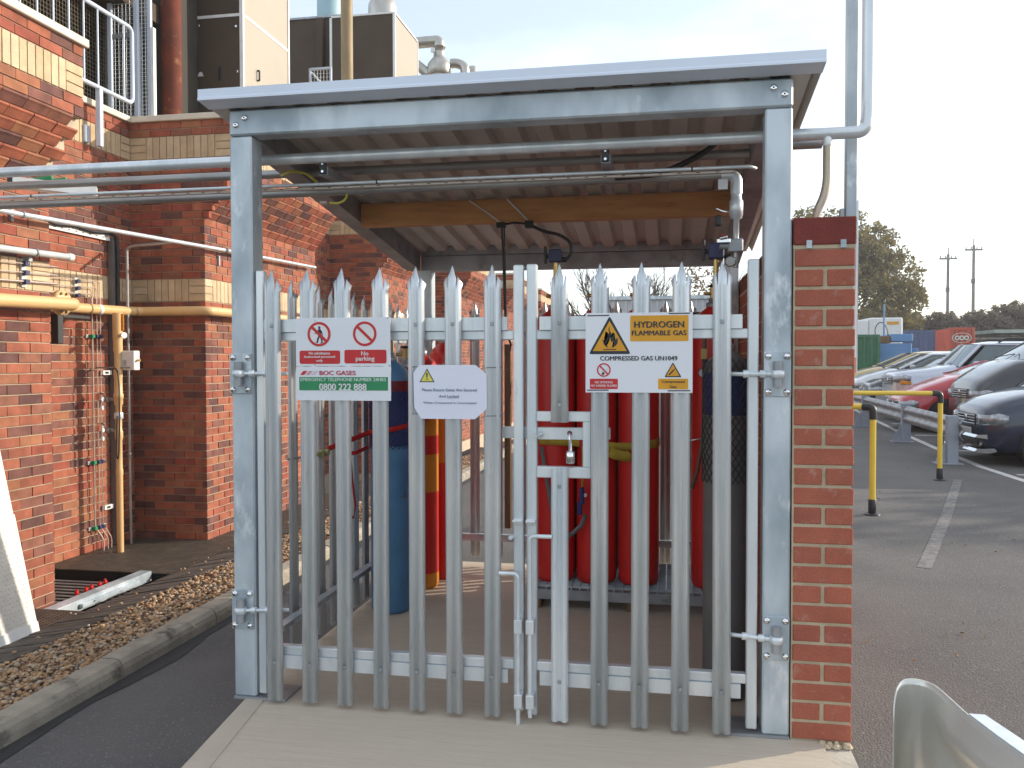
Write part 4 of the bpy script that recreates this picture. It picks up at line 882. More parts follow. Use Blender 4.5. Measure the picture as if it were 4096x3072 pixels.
# copper tubes in clamp strips
for i in range(3):
    t = thing('copper_tube', ['upper', 'middle', 'lower'][i]+' of three small copper tubes clipped along the brick wall and down the recess', 'tube', (-2.69, 1.8, 2.12-.064*i), 'three copper tubes on the brick wall'); r = (.005, .005, .0075)[i]
    za = 2.145-.0635*i; zb_ = 2.205-.0645*i; yv = (3.947, 3.896, 3.83)[i]
    MB().tube([(-2.69, .4, za-.05), (-2.69, 2.36, za+.022), (-2.75, 2.44, za+.03), (-3.42, 2.75, zb_-.03), (-3.49, 2.9, zb_-.02), (-3.49, yv, zb_+.01), (-3.49, yv, -.10), (-3.45, yv+.07, -.24), (-3.45, yv+.06, -.45)], r, 8, .035).build('run', m_copper, t)
for nm, c0, c1 in (('near pilaster', (-2.712, 2.035, 1.99), (-2.712, 2.035, 2.19)), ('recessed wall', (-3.522, 3.65, 2.05), (-3.522, 3.65, 2.23))):
    t = thing('tube_clamp_rail', 'pale channel with dark blue tube clamps on the '+nm, 'clamp rail', c0, 'clamp rails for the copper tubes'); MB().box(c0[0]-.006, c0[1]-.02, c0[2], c0[0]+.008, c0[1]+.02, c1[2]).build('channel', m_galvb, t)
    for i in range(3):
        z = c1[2]-.035-.0645*i; MB().bev(c0[0]+.008, c0[1]-.022, z-.017, c0[0]+.042, c0[1]+.022, z+.017, .003).build('clamp', m_navy, t); MB().cyl((c0[0]+.042, c0[1], z+.006), (c0[0]+.045, c0[1], z+.006), .005, 6).build('screw', m_chrome, t)
for z, lab in ((1.694, 'upper'), (.504, 'middle'), (-.119, 'lowest')):
    t = thing('tube_clamp_rail', lab+' horizontal tube clamp rail on the down-tubes in the recess', 'clamp rail', (-3.52, 3.9, z), 'horizontal clamp rails in the recess'); MB().box(-3.526, 3.78, z-.016, -3.514, 4.02, z+.016).build('channel', m_galvb, t)
    for y, m_ in ((3.83, m_pgreen), (3.896, m_navy), (3.947, m_navy)): MB().bev(-3.514, y-.02, z-.017, -3.472, y+.02, z+.017, .003).build('clamp', m_, t)
# ochre gas main
gm = thing('gas_main', 'ochre painted gas main running along the brick wall and round the recess', 'gas pipe', (-2.55, 1.7, 1.9))
MB().tube([(-2.56, .2, 1.83), (-2.56, 2.36, 1.885), (-2.62, 2.40, 1.885)], .046, 16, .06).build('near_run', m_gas, gm); MB().tube([(-2.56, 2.33, 1.885), (-2.60, 2.42, 1.895), (-2.85, 2.60, 1.905), (-3.30, 2.70, 1.915), (-3.37, 2.85, 1.925), (-3.37, 4.22, 1.95), (-3.30, 4.32, 1.952), (-2.70, 4.34, 1.952), (-2.60, 4.36, 1.952), (-2.59, 5.4, 1.955), (-2.59, 7.0, 1.955)], .045, 16, .09, 6).build('recess_run', m_gas, gm)
fl = MB().lathe((-2.735, 2.455, 1.905), [(.05, -.02), (.096, -.018), (.096, .0), (.096, .018), (.05, .02)], 22, 'X').build('flange', m_gas, gm)
for i in range(8):
    a_ = 2*PI*(i+.5)/8; MB().cyl((-2.762, 2.455+.074*math.cos(a_), 1.905+.074*math.sin(a_)), (-2.70, 2.455+.074*math.cos(a_), 1.905+.074*math.sin(a_)), .011, 6).build('flange_bolt', m_ochre, fl)
MB().lathe((-3.37, 3.62, 1.938), [(.046, -.008), (.051, -.006), (.051, .006), (.046, .008)], 18, 'Y').build('band', m_ochre, gm); MB().lathe((-3.37, 3.76, 1.941), [(.0455, -.025), (.047, -.025), (.047, .025), (.0455, .025)], 18, 'Y').build('label_band', m_trim, gm)
gd = thing('gas_down_pipe', 'ochre vertical gas pipe with valve fittings dropping through the tread plate', 'gas pipe', (-3.24, 3.85, -.34)); MB().lathe((-3.24, 3.85, -.36), [(.030, 0), (.030, .74), (.033, .76), (.033, .80), (.028, .82), (.028, 1.08), (.036, 1.1), (.036, 1.16), (.028, 1.18), (.028, 1.40), (.040, 1.42), (.040, 1.47), (.045, 1.475), (.045, 1.51), (.038, 1.52), (.036, 1.66), (.040, 1.68), (.040, 1.73), (.034, 1.75), (.034, 1.9), (.042, 1.92), (.042, 2.0), (.045, 2.05), (.045, 2.27)], 16).build('pipe', m_gas, gd)
for z in (1.60, .92): MB().lathe((-3.24, 3.85, z), [(.038, 0), (.041, .01), (.041, .05), (.038, .06)], 14).build('union', m_galvb, gd)
MB().cyl((-3.20, 3.83, 1.70), (-3.14, 3.80, 1.70), .018, 10).cyl((-3.15, 3.80, 1.70), (-3.13, 3.79, 1.70), .028, 12).build('ball_valve', m_chrome, gd); MB().bev(-3.165, 3.785, 1.74, -3.135, 3.80, 1.90, .005).build('valve_lever', m_cyel, gd)
for z, k_ in ((1.128, 1), (.841, 1.1)):
    MB().lathe((-3.40, 3.80, z), [(.035*k_, -.02), (.042*k_, -.005), (.042*k_, .012), (.03*k_, .02)], 16, 'Y').build('regulator_dome', m_chrome, gd); MB().cyl((-3.40, 3.82, z-.01), (-3.27, 3.84, z-.03), .016, 10).cyl((-3.40, 3.80, z), (-3.40, 3.80, z-.10), .008, 8).lathe((-3.33, 3.81, z-.03), [(.022, -.02), (.026, 0), (.022, .02)], 10, 'X').build('regulator_body', m_pipe, gd)
    for zz_ in (-.05, .03): MB().cyl((-3.345, 3.75, z+zz_-.05), (-3.33, 3.75, z+zz_-.05), .02, 12).build('gauge', m_trim, gd)
MB().tube([(-3.50, 3.9, 1.40), (-3.42, 3.86, 1.40), (-3.30, 3.82, 1.402), (-3.12, 3.86, 1.402)], .007, 8).build('signal_tube', m_pipe, gd); MB().tube([(-3.26, 3.82, 1.40), (-3.21, 3.80, 1.37), (-3.19, 3.79, 1.25), (-3.19, 3.79, .9), (-3.20, 3.79, .60), (-3.215, 3.79, .535), (-3.23, 3.79, .60), (-3.215, 3.79, .95)], .006, 8, .04).build('cable_loop', m_black, gd)
jb = thing('junction_box', 'small white steel junction box beside the ochre down pipe', 'box', (-3.15, 3.9, 1.47)); MB().bev(-3.215, 3.86, 1.376, -3.08, 3.95, 1.558, .006).build('case', m_trim, jb); MB().cyl((-3.08, 3.9, 1.468), (-3.045, 3.9, 1.468), .012, 8).build('gland', m_brass, jb); MB().box(-3.20, 3.8575, 1.42, -3.16, 3.8595, 1.47).build('plate', m_galv, jb)
cn = thing('grey_conduit', 'thin grey conduit rising in the recess corner and turning along the shaded wall', 'conduit', (-3.34, 4.2, -.34)); MB().tube([(-3.37, 4.2, -.35), (-3.34, 4.15, 2.555), (-3.28, 4.15, 2.575), (-2.74, 4.15, 2.60)], .0145, 10, .07, 6).build('tube', m_pipe, cn)
for z in (.55, 1.75): clip(cn, (-3.36, 4.18, z), .0155, 'Z')
ct = thing('cable_tray', 'white perforated cable tray with a black cable along the recessed wall', 'cable tray', (-3.5, 3.7, 2.69)); MB().box(-3.524, 2.45, 2.625, -3.50, 4.12, 2.69).build('tray', m_trim, ct); MB().box(-3.524, 4.121, -.33, -3.47, 4.19, 2.66).build('vertical_tray', m_cgrey, ct)
q_ = MB()
for i in range(34): q_.box(-3.4985, 2.5+.047*i, 2.645+(.02 if i % 2 else 0), -3.4975, 2.525+.047*i, 2.653+(.02 if i % 2 else 0))
stuff(q_.build('perforations', m_dark, ct)); MB().tube([(-3.49, 2.6, 2.73), (-3.485, 3.1, 2.70), (-3.48, 3.35, 2.665), (-3.48, 3.6, 2.69), (-3.48, 3.85, 2.672), (-3.48, 4.08, 2.70), (-3.45, 4.16, 2.67), (-3.45, 4.165, 2.4), (-3.45, 4.165, 1.0), (-3.45, 4.165, -.3)], .017, 8, .05).build('black_cable', m_black, ct)
for z in (1.35, .05): 
    s_ = thing('wall_strut', ('upper' if z > 1 else 'lower')+' short white slotted strut behind the ochre down pipe', 'bracket', (-3.5, 4.0, z), 'white struts behind the down pipe'); MB().bev(-3.526, 3.98, z-.022, -3.49, 4.11, z+.022, .003).build('strut', m_trim, s_); MB().box(-3.489, 4.01, z-.01, -3.488, 4.06, z+.01).build('slot', m_dark, s_)
bk = thing('pipe_bracket', 'black steel angle bracket under the gas main flange', 'bracket', (-3.4, 3.2, 1.7)); MB().bev(-3.50, 3.13, 1.61, -3.30, 3.20, 1.868, .004).build('leg', m_black, bk); MB().bev(-3.46, 3.201, 1.835, -3.30, 3.55, 1.868, .004).build('arm', m_black, bk)
# bright light fitting on the overhead pipes at the far left
lt = thing('strip_light', 'white linear light fitting with green glands hung on the overhead pipes', 'light fitting', (-1.7, 1.1, 2.43)); 
def ltf(u, v, k): return Vector((-1.87+.36*v, .97+.24*v, 2.455-.025*v)) + Vector((-.55, .83, 0))*(u*.09-.045) + Vector((0, 0, .055*k))
MB().add([ltf(u, v, k) for k in (0, 1) for u, v in ((0, 0), (1, 0), (1, 1), (0, 1))], [(3,2,1,0),(4,5,6,7),(0,1,5,4),(1,2,6,5),(2,3,7,6),(3,0,4,7)]).build('diffuser', m_trim, lt)
MB().add([ltf(u, v, k) for k in (-.1, 1.1) for u, v in ((-.05, -.06), (1.05, -.06), (1.05, -.002), (-.05, -.002))], [(3,2,1,0),(4,5,6,7),(0,1,5,4),(1,2,6,5),(2,3,7,6),(3,0,4,7)]).build('end_cap', m_black, lt)
for v in (.25, .42): c_ = ltf(.5, v, 1.05); MB().cyl(c_, c_+Vector((.09, .03, .015)), .014, 8).build('gland', m_pgreen, lt)

# ================================================================ roof plant on the building
ra = thing('guard_railing', 'pale blue guard railing on the parapet of the wall recess', 'railing', (-3.42, 3.0, 3.9))
MB().tube([(-3.42, .2, 4.02), (-3.42, 4.39, 4.02), (-3.42, 4.39, 4.76), (-3.42, .2, 4.76)], .021, 12, .07, 6).build('rail_loop', m_blueg, ra)
for i in range(21): MB().cyl((-3.42, .35+.1955*i, 4.02), (-3.42, .35+.1955*i, 4.76), .0095, 8).build('baluster', m_blueg, ra)
for y in (1.2, 3.88): MB().bev(-3.445, y-.025, 3.47, -3.395, y+.025, 4.02, .004).build('support_post', m_blueg, ra); MB().bev(-3.528, y-.09, 3.50, -3.50, y-.026, 3.66, .004).cyl((-3.499, y-.06, 3.63), (-3.495, y-.06, 3.63), .009, 8).build('fixing_plate', m_blueg, ra)
def mesh_panel(t, o, u, v, nu, nv, m_, w=.004, name='wire_mesh'):
    """woven wires: nu x nv wires over the rectangle o + u, v"""
    o, u, v = Vector(o), Vector(u), Vector(v); q_ = MB(); nn = u.cross(v).normalized()
    for i in range(nu+1): p = o+u*i/nu; q_.cyl(p, p+v, w/2, 4, cap=False)
    for i in range(nv+1): p = o+v*i/nv+nn*w*.6; q_.cyl(p, p+u, w/2, 4, cap=False)
    return stuff(q_.build(name, m_, t, fix=False))
sc = thing('mesh_screen', 'dark mesh screen wall of the plant behind the railing', 'screen', (-4.3, 3.0, 3.8))
MB().box(-6.5, -1.5, 3.81, -4.9, 5.9, 6.6).build('dark_plant', M('plant_dark', (.030, .026, .022), (.05, .042, .032), 2.5, .8), sc); MB().box(-4.9, -1.5, 5.3, -3.9, 5.9, 5.5).build('shade_roof', m_brown, sc); MB().box(-4.895, 5.62, 3.81, -3.78, 6.22, 6.6).build('dark_cabinet', bpy.data.materials['plant_dark'], sc)
mesh_panel(sc, (-4.25, .2, 3.86), (0, 5.0, 0), (0, 0, 1.5), 110, 34, M('mesh_wire', (.22, .19, .14), None, 9, .5, .5), .005)
for y in (.2, 1.4, 2.6, 3.8, 5.2): MB().bev(-4.28, y-.03, 3.81, -4.22, y+.03, 5.4, .004).build('frame_post', m_galvd, sc)
for i in range(12): MB().box(-4.85, 1.0+.33*i, 4.0, -4.65, 1.2+.33*i, 5.0).build('plant_cabinet', M('cabinet', (.20, .15, .085), (.16, .12, .07), 3, .7) if i == 0 else bpy.data.materials['cabinet'], sc)
cg = thing('mesh_cage', 'galvanised mesh cage standing at the corner of the parapet', 'cage', (-3.9, 5.0, 3.85))
for x, y in ((-4.09, 5.0), (-3.775, 5.0), (-3.655, 5.05), (-4.09, 5.5)): MB().bev(x-.022, y-.02, 3.86, x+.022, y+.02, 6.0, .003).build('cage_post', m_blueg, cg)
for z in (4.08, 4.95, 5.6): MB().bev(-4.068, 4.99, z-.02, -3.797, 5.02, z+.02, .003).build('cage_rail', m_galvd, cg)
MB().box(-3.632, 5.03, 4.07, -3.60, 5.08, 5.03).build('bright_edge_strip', m_trim, cg)
mesh_panel(cg, (-4.08, 5.005, 3.95), (.31, 0, 0), (0, 0, 1.9), 7, 44, m_galvb, .005); mesh_panel(cg, (-3.77, 5.03, 3.95), (.12, 0, 0), (0, 0, 1.9), 3, 44, m_galvb, .005); mesh_panel(cg, (-4.05, 5.12, 3.95), (.38, 0, 0), (0, 0, 1.9), 9, 40, m_galvd, .004)
rpz = thing('rusty_stack', 'rust red painted steel stack rising behind the parapet', 'stack', (-3.62, 5.4, 3.8)); MB().lathe((-3.617, 5.4, 3.80), [(.107, 0), (.107, 1.2), (.108, 1.21), (.108, 1.23), (.107, 1.24), (.107, 3.6)], 24).build('pipe', m_rust, rpz)
def enclosure(name, label, x0, y0, x1, y1, z0, z1, joint, bolts=True, side_m=None):
    t = thing(name, label, 'plant enclosure', ((x0+x1)/2, y0, z0)); MB().box(x0, y0, z0, x1, y1, z1).build('panels', m_brown, t)
    MB().box(x1+.002, y0+.03, z0+.02, x1+.006, y1-.03, z1-.03).build('side_panel', M('sunlit_panel_tone', (.36, .315, .245), (.34, .30, .235), 2, .5) if 'sunlit_panel_tone' not in bpy.data.materials else bpy.data.materials['sunlit_panel_tone'], t)  # sun-facing side lighter than the brown front: sunlight put into the colour
    for (xa, ya) in ((x1, y0), (x1, y1), (x0, y0)): MB().bev(xa-.035, ya-.012, z0, xa+.012, ya+.028, z1, .003).build('corner_trim', m_trim, t)
    MB().box(x0, y0-.012, z1-.004, x1+.01, y1, z1+.03).build('top_trim', m_trim, t)
    if joint:
        MB().box(x0+.013, y0-.006, joint, x1-.036, y0-.001, joint+.035).build('joint_trim', m_trim, t); MB().box(x1+.007, y0+.03, joint, x1+.011, y1-.03, joint+.035).build('joint_trim', m_trim, t)
    return t
e1 = enclosure('plant_enclosure', 'large brown panelled plant enclosure with a side coloured as if sunlit above the parapet', -4.40, 6.3, -3.235, 7.56, 3.80, 8.2, 5.62)
for x, z in ((-3.81, 5.54), (-3.32, 5.5), (-3.31, 4.96), (-4.31, 5.48), (-4.30, 4.95)): MB().lathe((x, 6.299, z), [(.018, 0), (.018, -.008), (.009, -.01)], 12, 'Y').build('panel_bolt', m_chrome, e1)
MB().bev(-3.55, 6.285, 4.87, -3.51, 6.299, 5.03, .006).build('latch', m_black, e1); MB().prism([(-3.84, 4.93), (-3.80, 4.985), (-3.77, 4.98), (-3.75, 4.93)], lambda u, v, k: (u, 6.297+.002*k, v)).build('torn_label', m_pwhite, e1)
for y, z in ((6.66, 5.02), (6.98, 4.6)): MB().tube([(-3.228, y, z-.06), (-3.20, y, z-.06), (-3.20, y, z+.06), (-3.228, y, z+.06)], .012, 8, .02).build('handle', m_black, e1)
e2 = enclosure('plant_enclosure', 'further brown panelled enclosure with a side coloured as if sunlit and a steel cowl on its roof', -4.42, 12.0, -3.184, 13.46, 3.8, 7.90, None)
e3 = thing('plant_wall', 'dark brown plant wall set back between the two enclosures', 'plant enclosure', (-5.2, 13, 3.8)); MB().box(-7.4, 12.6, 3.8, -4.46, 13.9, 8.16).build('panels', m_brown, e3); MB().box(-7.4, 12.57, 8.161, -4.46, 13.9, 8.20).build('top_trim', m_galvd, e3); MB().bev(-4.95, 12.5, 3.8, -4.80, 12.599, 8.15, .02).build('cover_strip', m_brown, e3)
cw = thing('steel_cowl', 'conical steel vent cowl on top of the further enclosure', 'cowl', (-4.1, 14.0, 7.9)); MB().lathe((-4.1, 14.0, 7.93), [(.30, 0), (.30, .9), (.29, 1.0), (.16, 1.22), (.12, 1.3), (.12, 2.0)], 28).build('cowl', m_duct, cw)
fu = thing('weathered_flue', 'weathered ochre flue pipe in front of the further enclosure', 'flue', (-3.54, 10.5, 3.8)); MB().lathe((-3.536, 10.5, 3.8), [(.10, 0), (.10, 4.0), (.106, 4.02), (.106, 4.06), (.10, 4.08), (.10, 6.0)], 20).build('flue', m_ochre, fu)
tk = thing('pale_blue_stack', 'pale blue green vertical tank behind the enclosures', 'tank', (-6.1, 16, 3.8)); MB().lathe((-6.1, 16, 3.8), [(.285, 0), (.285, 8.5), (.2, 8.7)], 28).build('shell', M('blue_green_paint', (.30, .45, .50), (.27, .41, .46), 2, .5), tk)
du = thing('extract_ducts', 'group of stainless extract ducts with elbows and a coned silencer beyond the enclosure', 'duct', (-3.7, 17, 3.8))
MB().lathe((-3.695, 17, 3.8), [(.20, 0), (.20, 4.62)], 20).build('white_base_duct', m_trim, du)
MB().lathe((-3.695, 17, 8.42), [(.27, 0), (.285, .02), (.285, .22), (.27, .27), (.15, .42), (.135, .44), (.135, .66), (.16, .665), (.16, .69), (.135, .70)], 24).build('silencer', m_duct, du)
MB().tube([(-3.695, 17, 9.08), (-3.695, 17, 9.24), (-4.0, 17, 9.24), (-4.6, 17, 9.22)], .135, 16, .2, 8).build('top_elbow', m_duct, du); MB().tube([(-3.95, 17.0, 8.45), (-4.3, 17.0, 8.75), (-4.6, 17, 8.9)], .12, 14).build('angled_duct', m_duct, du)
MB().tube([(-3.10, 17.2, 3.8), (-3.10, 17.2, 8.66), (-3.3, 17.2, 8.75), (-3.45, 17.2, 8.75)], .115, 14, .18, 6).build('right_elbow', m_duct, du); MB().lathe((-3.0, 17.6, 3.8), [(.11, 0), (.11, 4.95), (.09, 4.98)], 16).lathe((-2.92, 18.2, 3.8), [(.09, 0), (.09, 4.95), (.08, 4.98)], 16).build('rear_ducts', m_duct, du); MB().bev(-3.86, 16.83, 8.92, -3.75, 16.87, 9.03, .01).build('damper_box', m_trim, du)
sg = thing('small_mesh_cage', 'small galvanised mesh guard standing on the roof edge before the further enclosure', 'cage', (-2.96, 8.0, 3.8))
for x in (-3.115, -2.81): MB().bev(x-.014, 7.99, 3.8, x+.014, 8.02, 5.55, .003).build('post', m_blueg, sg)
MB().bev(-3.10, 7.99, 5.525, -2.825, 8.02, 5.555, .003).build('top_rail', m_blueg, sg); mesh_panel(sg, (-3.1, 8.005, 4.6), (.28, 0, 0), (0, 0, .92), 6, 18, m_galvb, .005)
MB().cyl((-3.1, 8.03, 5.5), (-2.83, 8.03, 5.2), .014, 8).build('brace', m_galvb, sg)

# ================================================================ car park
def paint_line(mb, pts, w):
    """flat stripe following the ground, pts in X, Y"""
    P = [Vector((x, y, 0)) for x, y in pts]; vs = []
    for i, p in enumerate(P):
        d = (P[min(i+1, len(P)-1)]-P[max(i-1, 0)]).normalized(); n_ = Vector((-d.y, d.x, 0))*w/2
        for q_ in (p-n_, p+n_): vs.append((q_.x, q_.y, gz(q_.x, q_.y)+.003))
    mb.add(vs, [(2*i, 2*i+1, 2*i+3, 2*i+2) for i in range(len(P)-1)])
lm = MB(); paint_line(lm, [(6.32, 4.0), (6.22, 8.3), (6.16, 9.6), (6.24, 12), (6.40, 14.9), (6.62, 18), (6.91, 21.6), (7.2, 26)], .11)
for x, y in ((6.28, 6.1), (6.28, 8.88), (6.30, 11.7), (6.46, 14.37), (6.70, 17.14), (7.0, 19.88), (7.1, 22.6), (7.3, 25.2)): paint_line(lm, [(x+.06, y), (x+4.8, y+.02)], .10)
struct(lm.build('parking_lines', m_line))
fm = M('faded_line', (.21, .20, .19), (.13, .125, .12), 16, .9, dirt=((.10, .097, .094), 22, .52))
l2 = MB(); paint_line(l2, [(5.44, 8.3), (4.5, 5.57), (3.67, 3.27)], .10); struct(l2.build('faded_parking_line', fm))
# fallen leaves by the railing
lv = MB()
for i in range(60):
    x, y = random.choice(((5.2, 9.6), (4.0, 4.2), (3.2, 1.6), (3.7, 6.6))); x += random.uniform(-.7, .7); y += random.uniform(-.5, .5); z = gz(x, y)+.006; a_ = random.uniform(0, 6.28); r = random.uniform(.008, .018)
    lv.add([(x+r*math.cos(a_), y+r*math.sin(a_), z), (x+r*.6*math.cos(a_+1.7), y+r*.6*math.sin(a_+1.7), z+.012), (x-r*math.cos(a_), y-r*math.sin(a_), z+.004), (x+r*.6*math.cos(a_-1.7), y+r*.6*math.sin(a_-1.7), z+.008)], [(0, 1, 2, 3)])
stuff(lv.build('fallen_leaves', M('dry_leaf', (.30, .17, .05), (.22, .11, .035), 30, .8), None)); bpy.data.objects['fallen_leaves']['label'] = 'scattered dry fallen leaves on the asphalt'; bpy.data.objects['fallen_leaves']['category'] = 'leaves'

# yellow tubular railings
def railing(label, pts, h):
    t = thing('yellow_railing', label, 'railing', (*pts[-1], gz(*pts[-1])), 'yellow tubular railings'); z0 = [gz(*p) for p in pts]; R_ = .030
    for (x, y), z in zip(pts, z0):
        MB().cyl((x, y, z+.12), (x, y, z+h-.03), R_, 16).build('post', m_yel, t)
        o = MB().lathe((x, y, z), [(R_+.006, .012), (R_+.008, .015), (R_+.008, .15), (R_+.004, .155)], 16).build('post_socket', m_black, t)
        MB().lathe((x, y, z+.001), [(.075, 0), (.075, .008), (.05, .012), (.038, .02)], 18).build('base_flange', m_black, o)
        for i in range(4): a_ = PI/4+PI/2*i; MB().cyl((x+.058*math.cos(a_), y+.058*math.sin(a_), z+.008), (x+.058*math.cos(a_), y+.058*math.sin(a_), z+.022), .009, 6).build('anchor_bolt', m_chrome, o)
    for (a, za), (b_, zb_) in zip(list(zip(pts, z0))[:-1], list(zip(pts, z0))[1:]):
        p, q_ = Vector((*a, za+h)), Vector((*b_, zb_+h)); d = (q_-p).normalized(); MB().cyl(p+d*.08, q_-d*.08, R_, 16).build('top_rail', m_yel, t)
        for c_, s in ((p, 1), (q_, -1)): MB().tube([c_-Vector((0, 0, .12)), c_, c_+d*s*.10], R_+.007, 14, .06, 6).build('elbow', m_black, t)
    return t
railing('near yellow tubular railing with black fittings just right of the brick wall', [(2.9, 6.1), (3.80, 5.5)], 1.06)
railing('far yellow tubular railing with black fittings in front of the crash barrier', [(3.0, 8.15), (5.20, 8.22)], 1.10)

# crash barriers: W-beam on grey posts
def wbeam(t, path, ztop, flip=1, m_=m_galvd, end=False, name='beam'):
    """path along X-Y, W profile .31 high bulging to the left of travel"""
    prof = [(0, 0), (.006, -.02), (.035, -.05), (.045, -.075), (.035, -.10), (.006, -.13), (0, -.155), (.006, -.18), (.035, -.21), (.045, -.235), (.035, -.26), (.006, -.29), (0, -.31)]
    P = [Vector((x, y, 0)) for x, y in path]; vs = []; m = len(prof); L_ = [0]
    for i in range(1, len(P)): L_.append(L_[-1]+(P[i]-P[i-1]).length)
    for i, p in enumerate(P):
        d = (P[min(i+1, len(P)-1)]-P[max(i-1, 0)]).normalized(); n_ = Vector((-d.y, d.x, 0))*flip; g0 = gz(p.x, p.y)+.06
        k_ = 1.0
        if end: k_ = max(0., min(1., (L_[i]-.16)/.22))
        for u, v in prof:
            dz = v
            if end and L_[i] < .13:
                rr_ = min(1, L_[i]/.11); cut = .10*(1-math.sqrt(max(0, 1-(1-rr_)**2))); dz = -.155+(v+.155)*(1-cut/.155)
            q_ = p+n_*u*k_; vs.append((q_.x, q_.y, ztop+g0+dz-.06*0))
    a_ = len(vs); vs2 = []
    for i, p in enumerate(P):
        d = (P[min(i+1, len(P)-1)]-P[max(i-1, 0)]).normalized(); n_ = Vector((-d.y, d.x, 0))*flip*-.004
        for j in range(m): v = vs[i*m+j]; vs2.append((v[0]+n_.x, v[1]+n_.y, v[2]))
    fs = []
    for i in range(len(P)-1):
        for j in range(m-1): q0 = i*m+j; fs += [(q0, q0+1, q0+m+1, q0+m), (a_+q0, a_+q0+m, a_+q0+m+1, a_+q0+1)]
        fs += [(i*m, (i+1)*m, a_+(i+1)*m, a_+i*m), (i*m+m-1, a_+i*m+m-1, a_+(i+1)*m+m-1, (i+1)*m+m-1)]
    e = (len(P)-1)*m
    for j in range(m-1): fs += [(j, a_+j, a_+j+1, j+1), (e+j, e+j+1, a_+e+j+1, a_+e+j)]
    return MB().add(vs+vs2, fs, True).build(name, m_, t)
def bpost(t, x, y, h):
    z = gz(x, y); o = MB().bev(x-.075, y-.06, z+.002, x+.075, y+.06, z+h, .006).build('post', m_grey, t)
    MB().box(x-.24, y-.13, z+.002, x+.13, y+.13, z+.014).build('base_plate', m_grey, o)
    MB().prism([(x-.23, z+.014), (x-.076, z+.014), (x-.076, z+.30), (x-.10, z+.30)], lambda u, v, k: (u, y-.006+.012*k, v)).build('gusset', m_grey, o)
cb = thing('crash_barrier', 'galvanised W-beam crash barrier on grey posts in front of the parked cars', 'crash barrier', (6.0, 13, -.05))
path = [(5.99+.0035*(y-10)**1 if y > 10 else 5.93+.006*(y-4), y) for y in [9.78+.5*i for i in range(30)]]
wbeam(cb, path, .60, 1)
for x, y in ((5.86, 9.95), (6.02, 13.05), (6.03, 16.35), (6.06, 19.6)): bpost(cb, x, y, .70)
ne = thing('crash_barrier_end', 'shiny rounded end of a crash barrier beam at the lower right corner', 'crash barrier', (2.62, -.9, -.06))
wbeam(ne, [(2.487, -.76), (2.49, -.75), (2.496, -.735), (2.505, -.715), (2.518, -.697), (2.535, -.683), (2.555, -.676), (2.575, -.680), (2.592, -.695), (2.604, -.72), (2.612, -.76), (2.618, -.82), (2.626, -.90), (2.637, -.98), (2.652, -1.06), (2.675, -1.16), (2.71, -1.3), (2.78, -1.6), (2.88, -2.0), (2.98, -2.5)], .50, -1, M('polished_galvanised', (.68, .66, .60), (.58, .565, .52), 6, .32, .6, stretch=(1, .15, 1)), True)
z = gz(2.7, -1.9); o = MB().bev(2.70, -2.05, z+.002, 2.82, -1.90, z+.57, .006).build('post', m_grey, ne); MB().box(2.66, -2.1, z+.002, 2.9, -1.85, z+.012).build('base_plate', m_grey, o)
tf = [(2.632, -.93), (2.672, -.93), (2.72, -1.12), (2.78, -1.35), (2.86, -1.65), (2.96, -2.0), (3.06, -2.5), (2.985, -2.5), (2.885, -2.0), (2.785, -1.6), (2.716, -1.3), (2.68, -1.16), (2.657, -1.06)]
MB().prism(tf, lambda u, v, k: (u, v, .499+.005*k)).build('top_flange', m_galvb, ne); MB().prism([(2.86, -1.56), (2.885, -1.56), (2.895, -1.61), (2.87, -1.61)], lambda u, v, k: (u, v, .5045+.001*k)).build('bolt_slot', m_dark, ne)

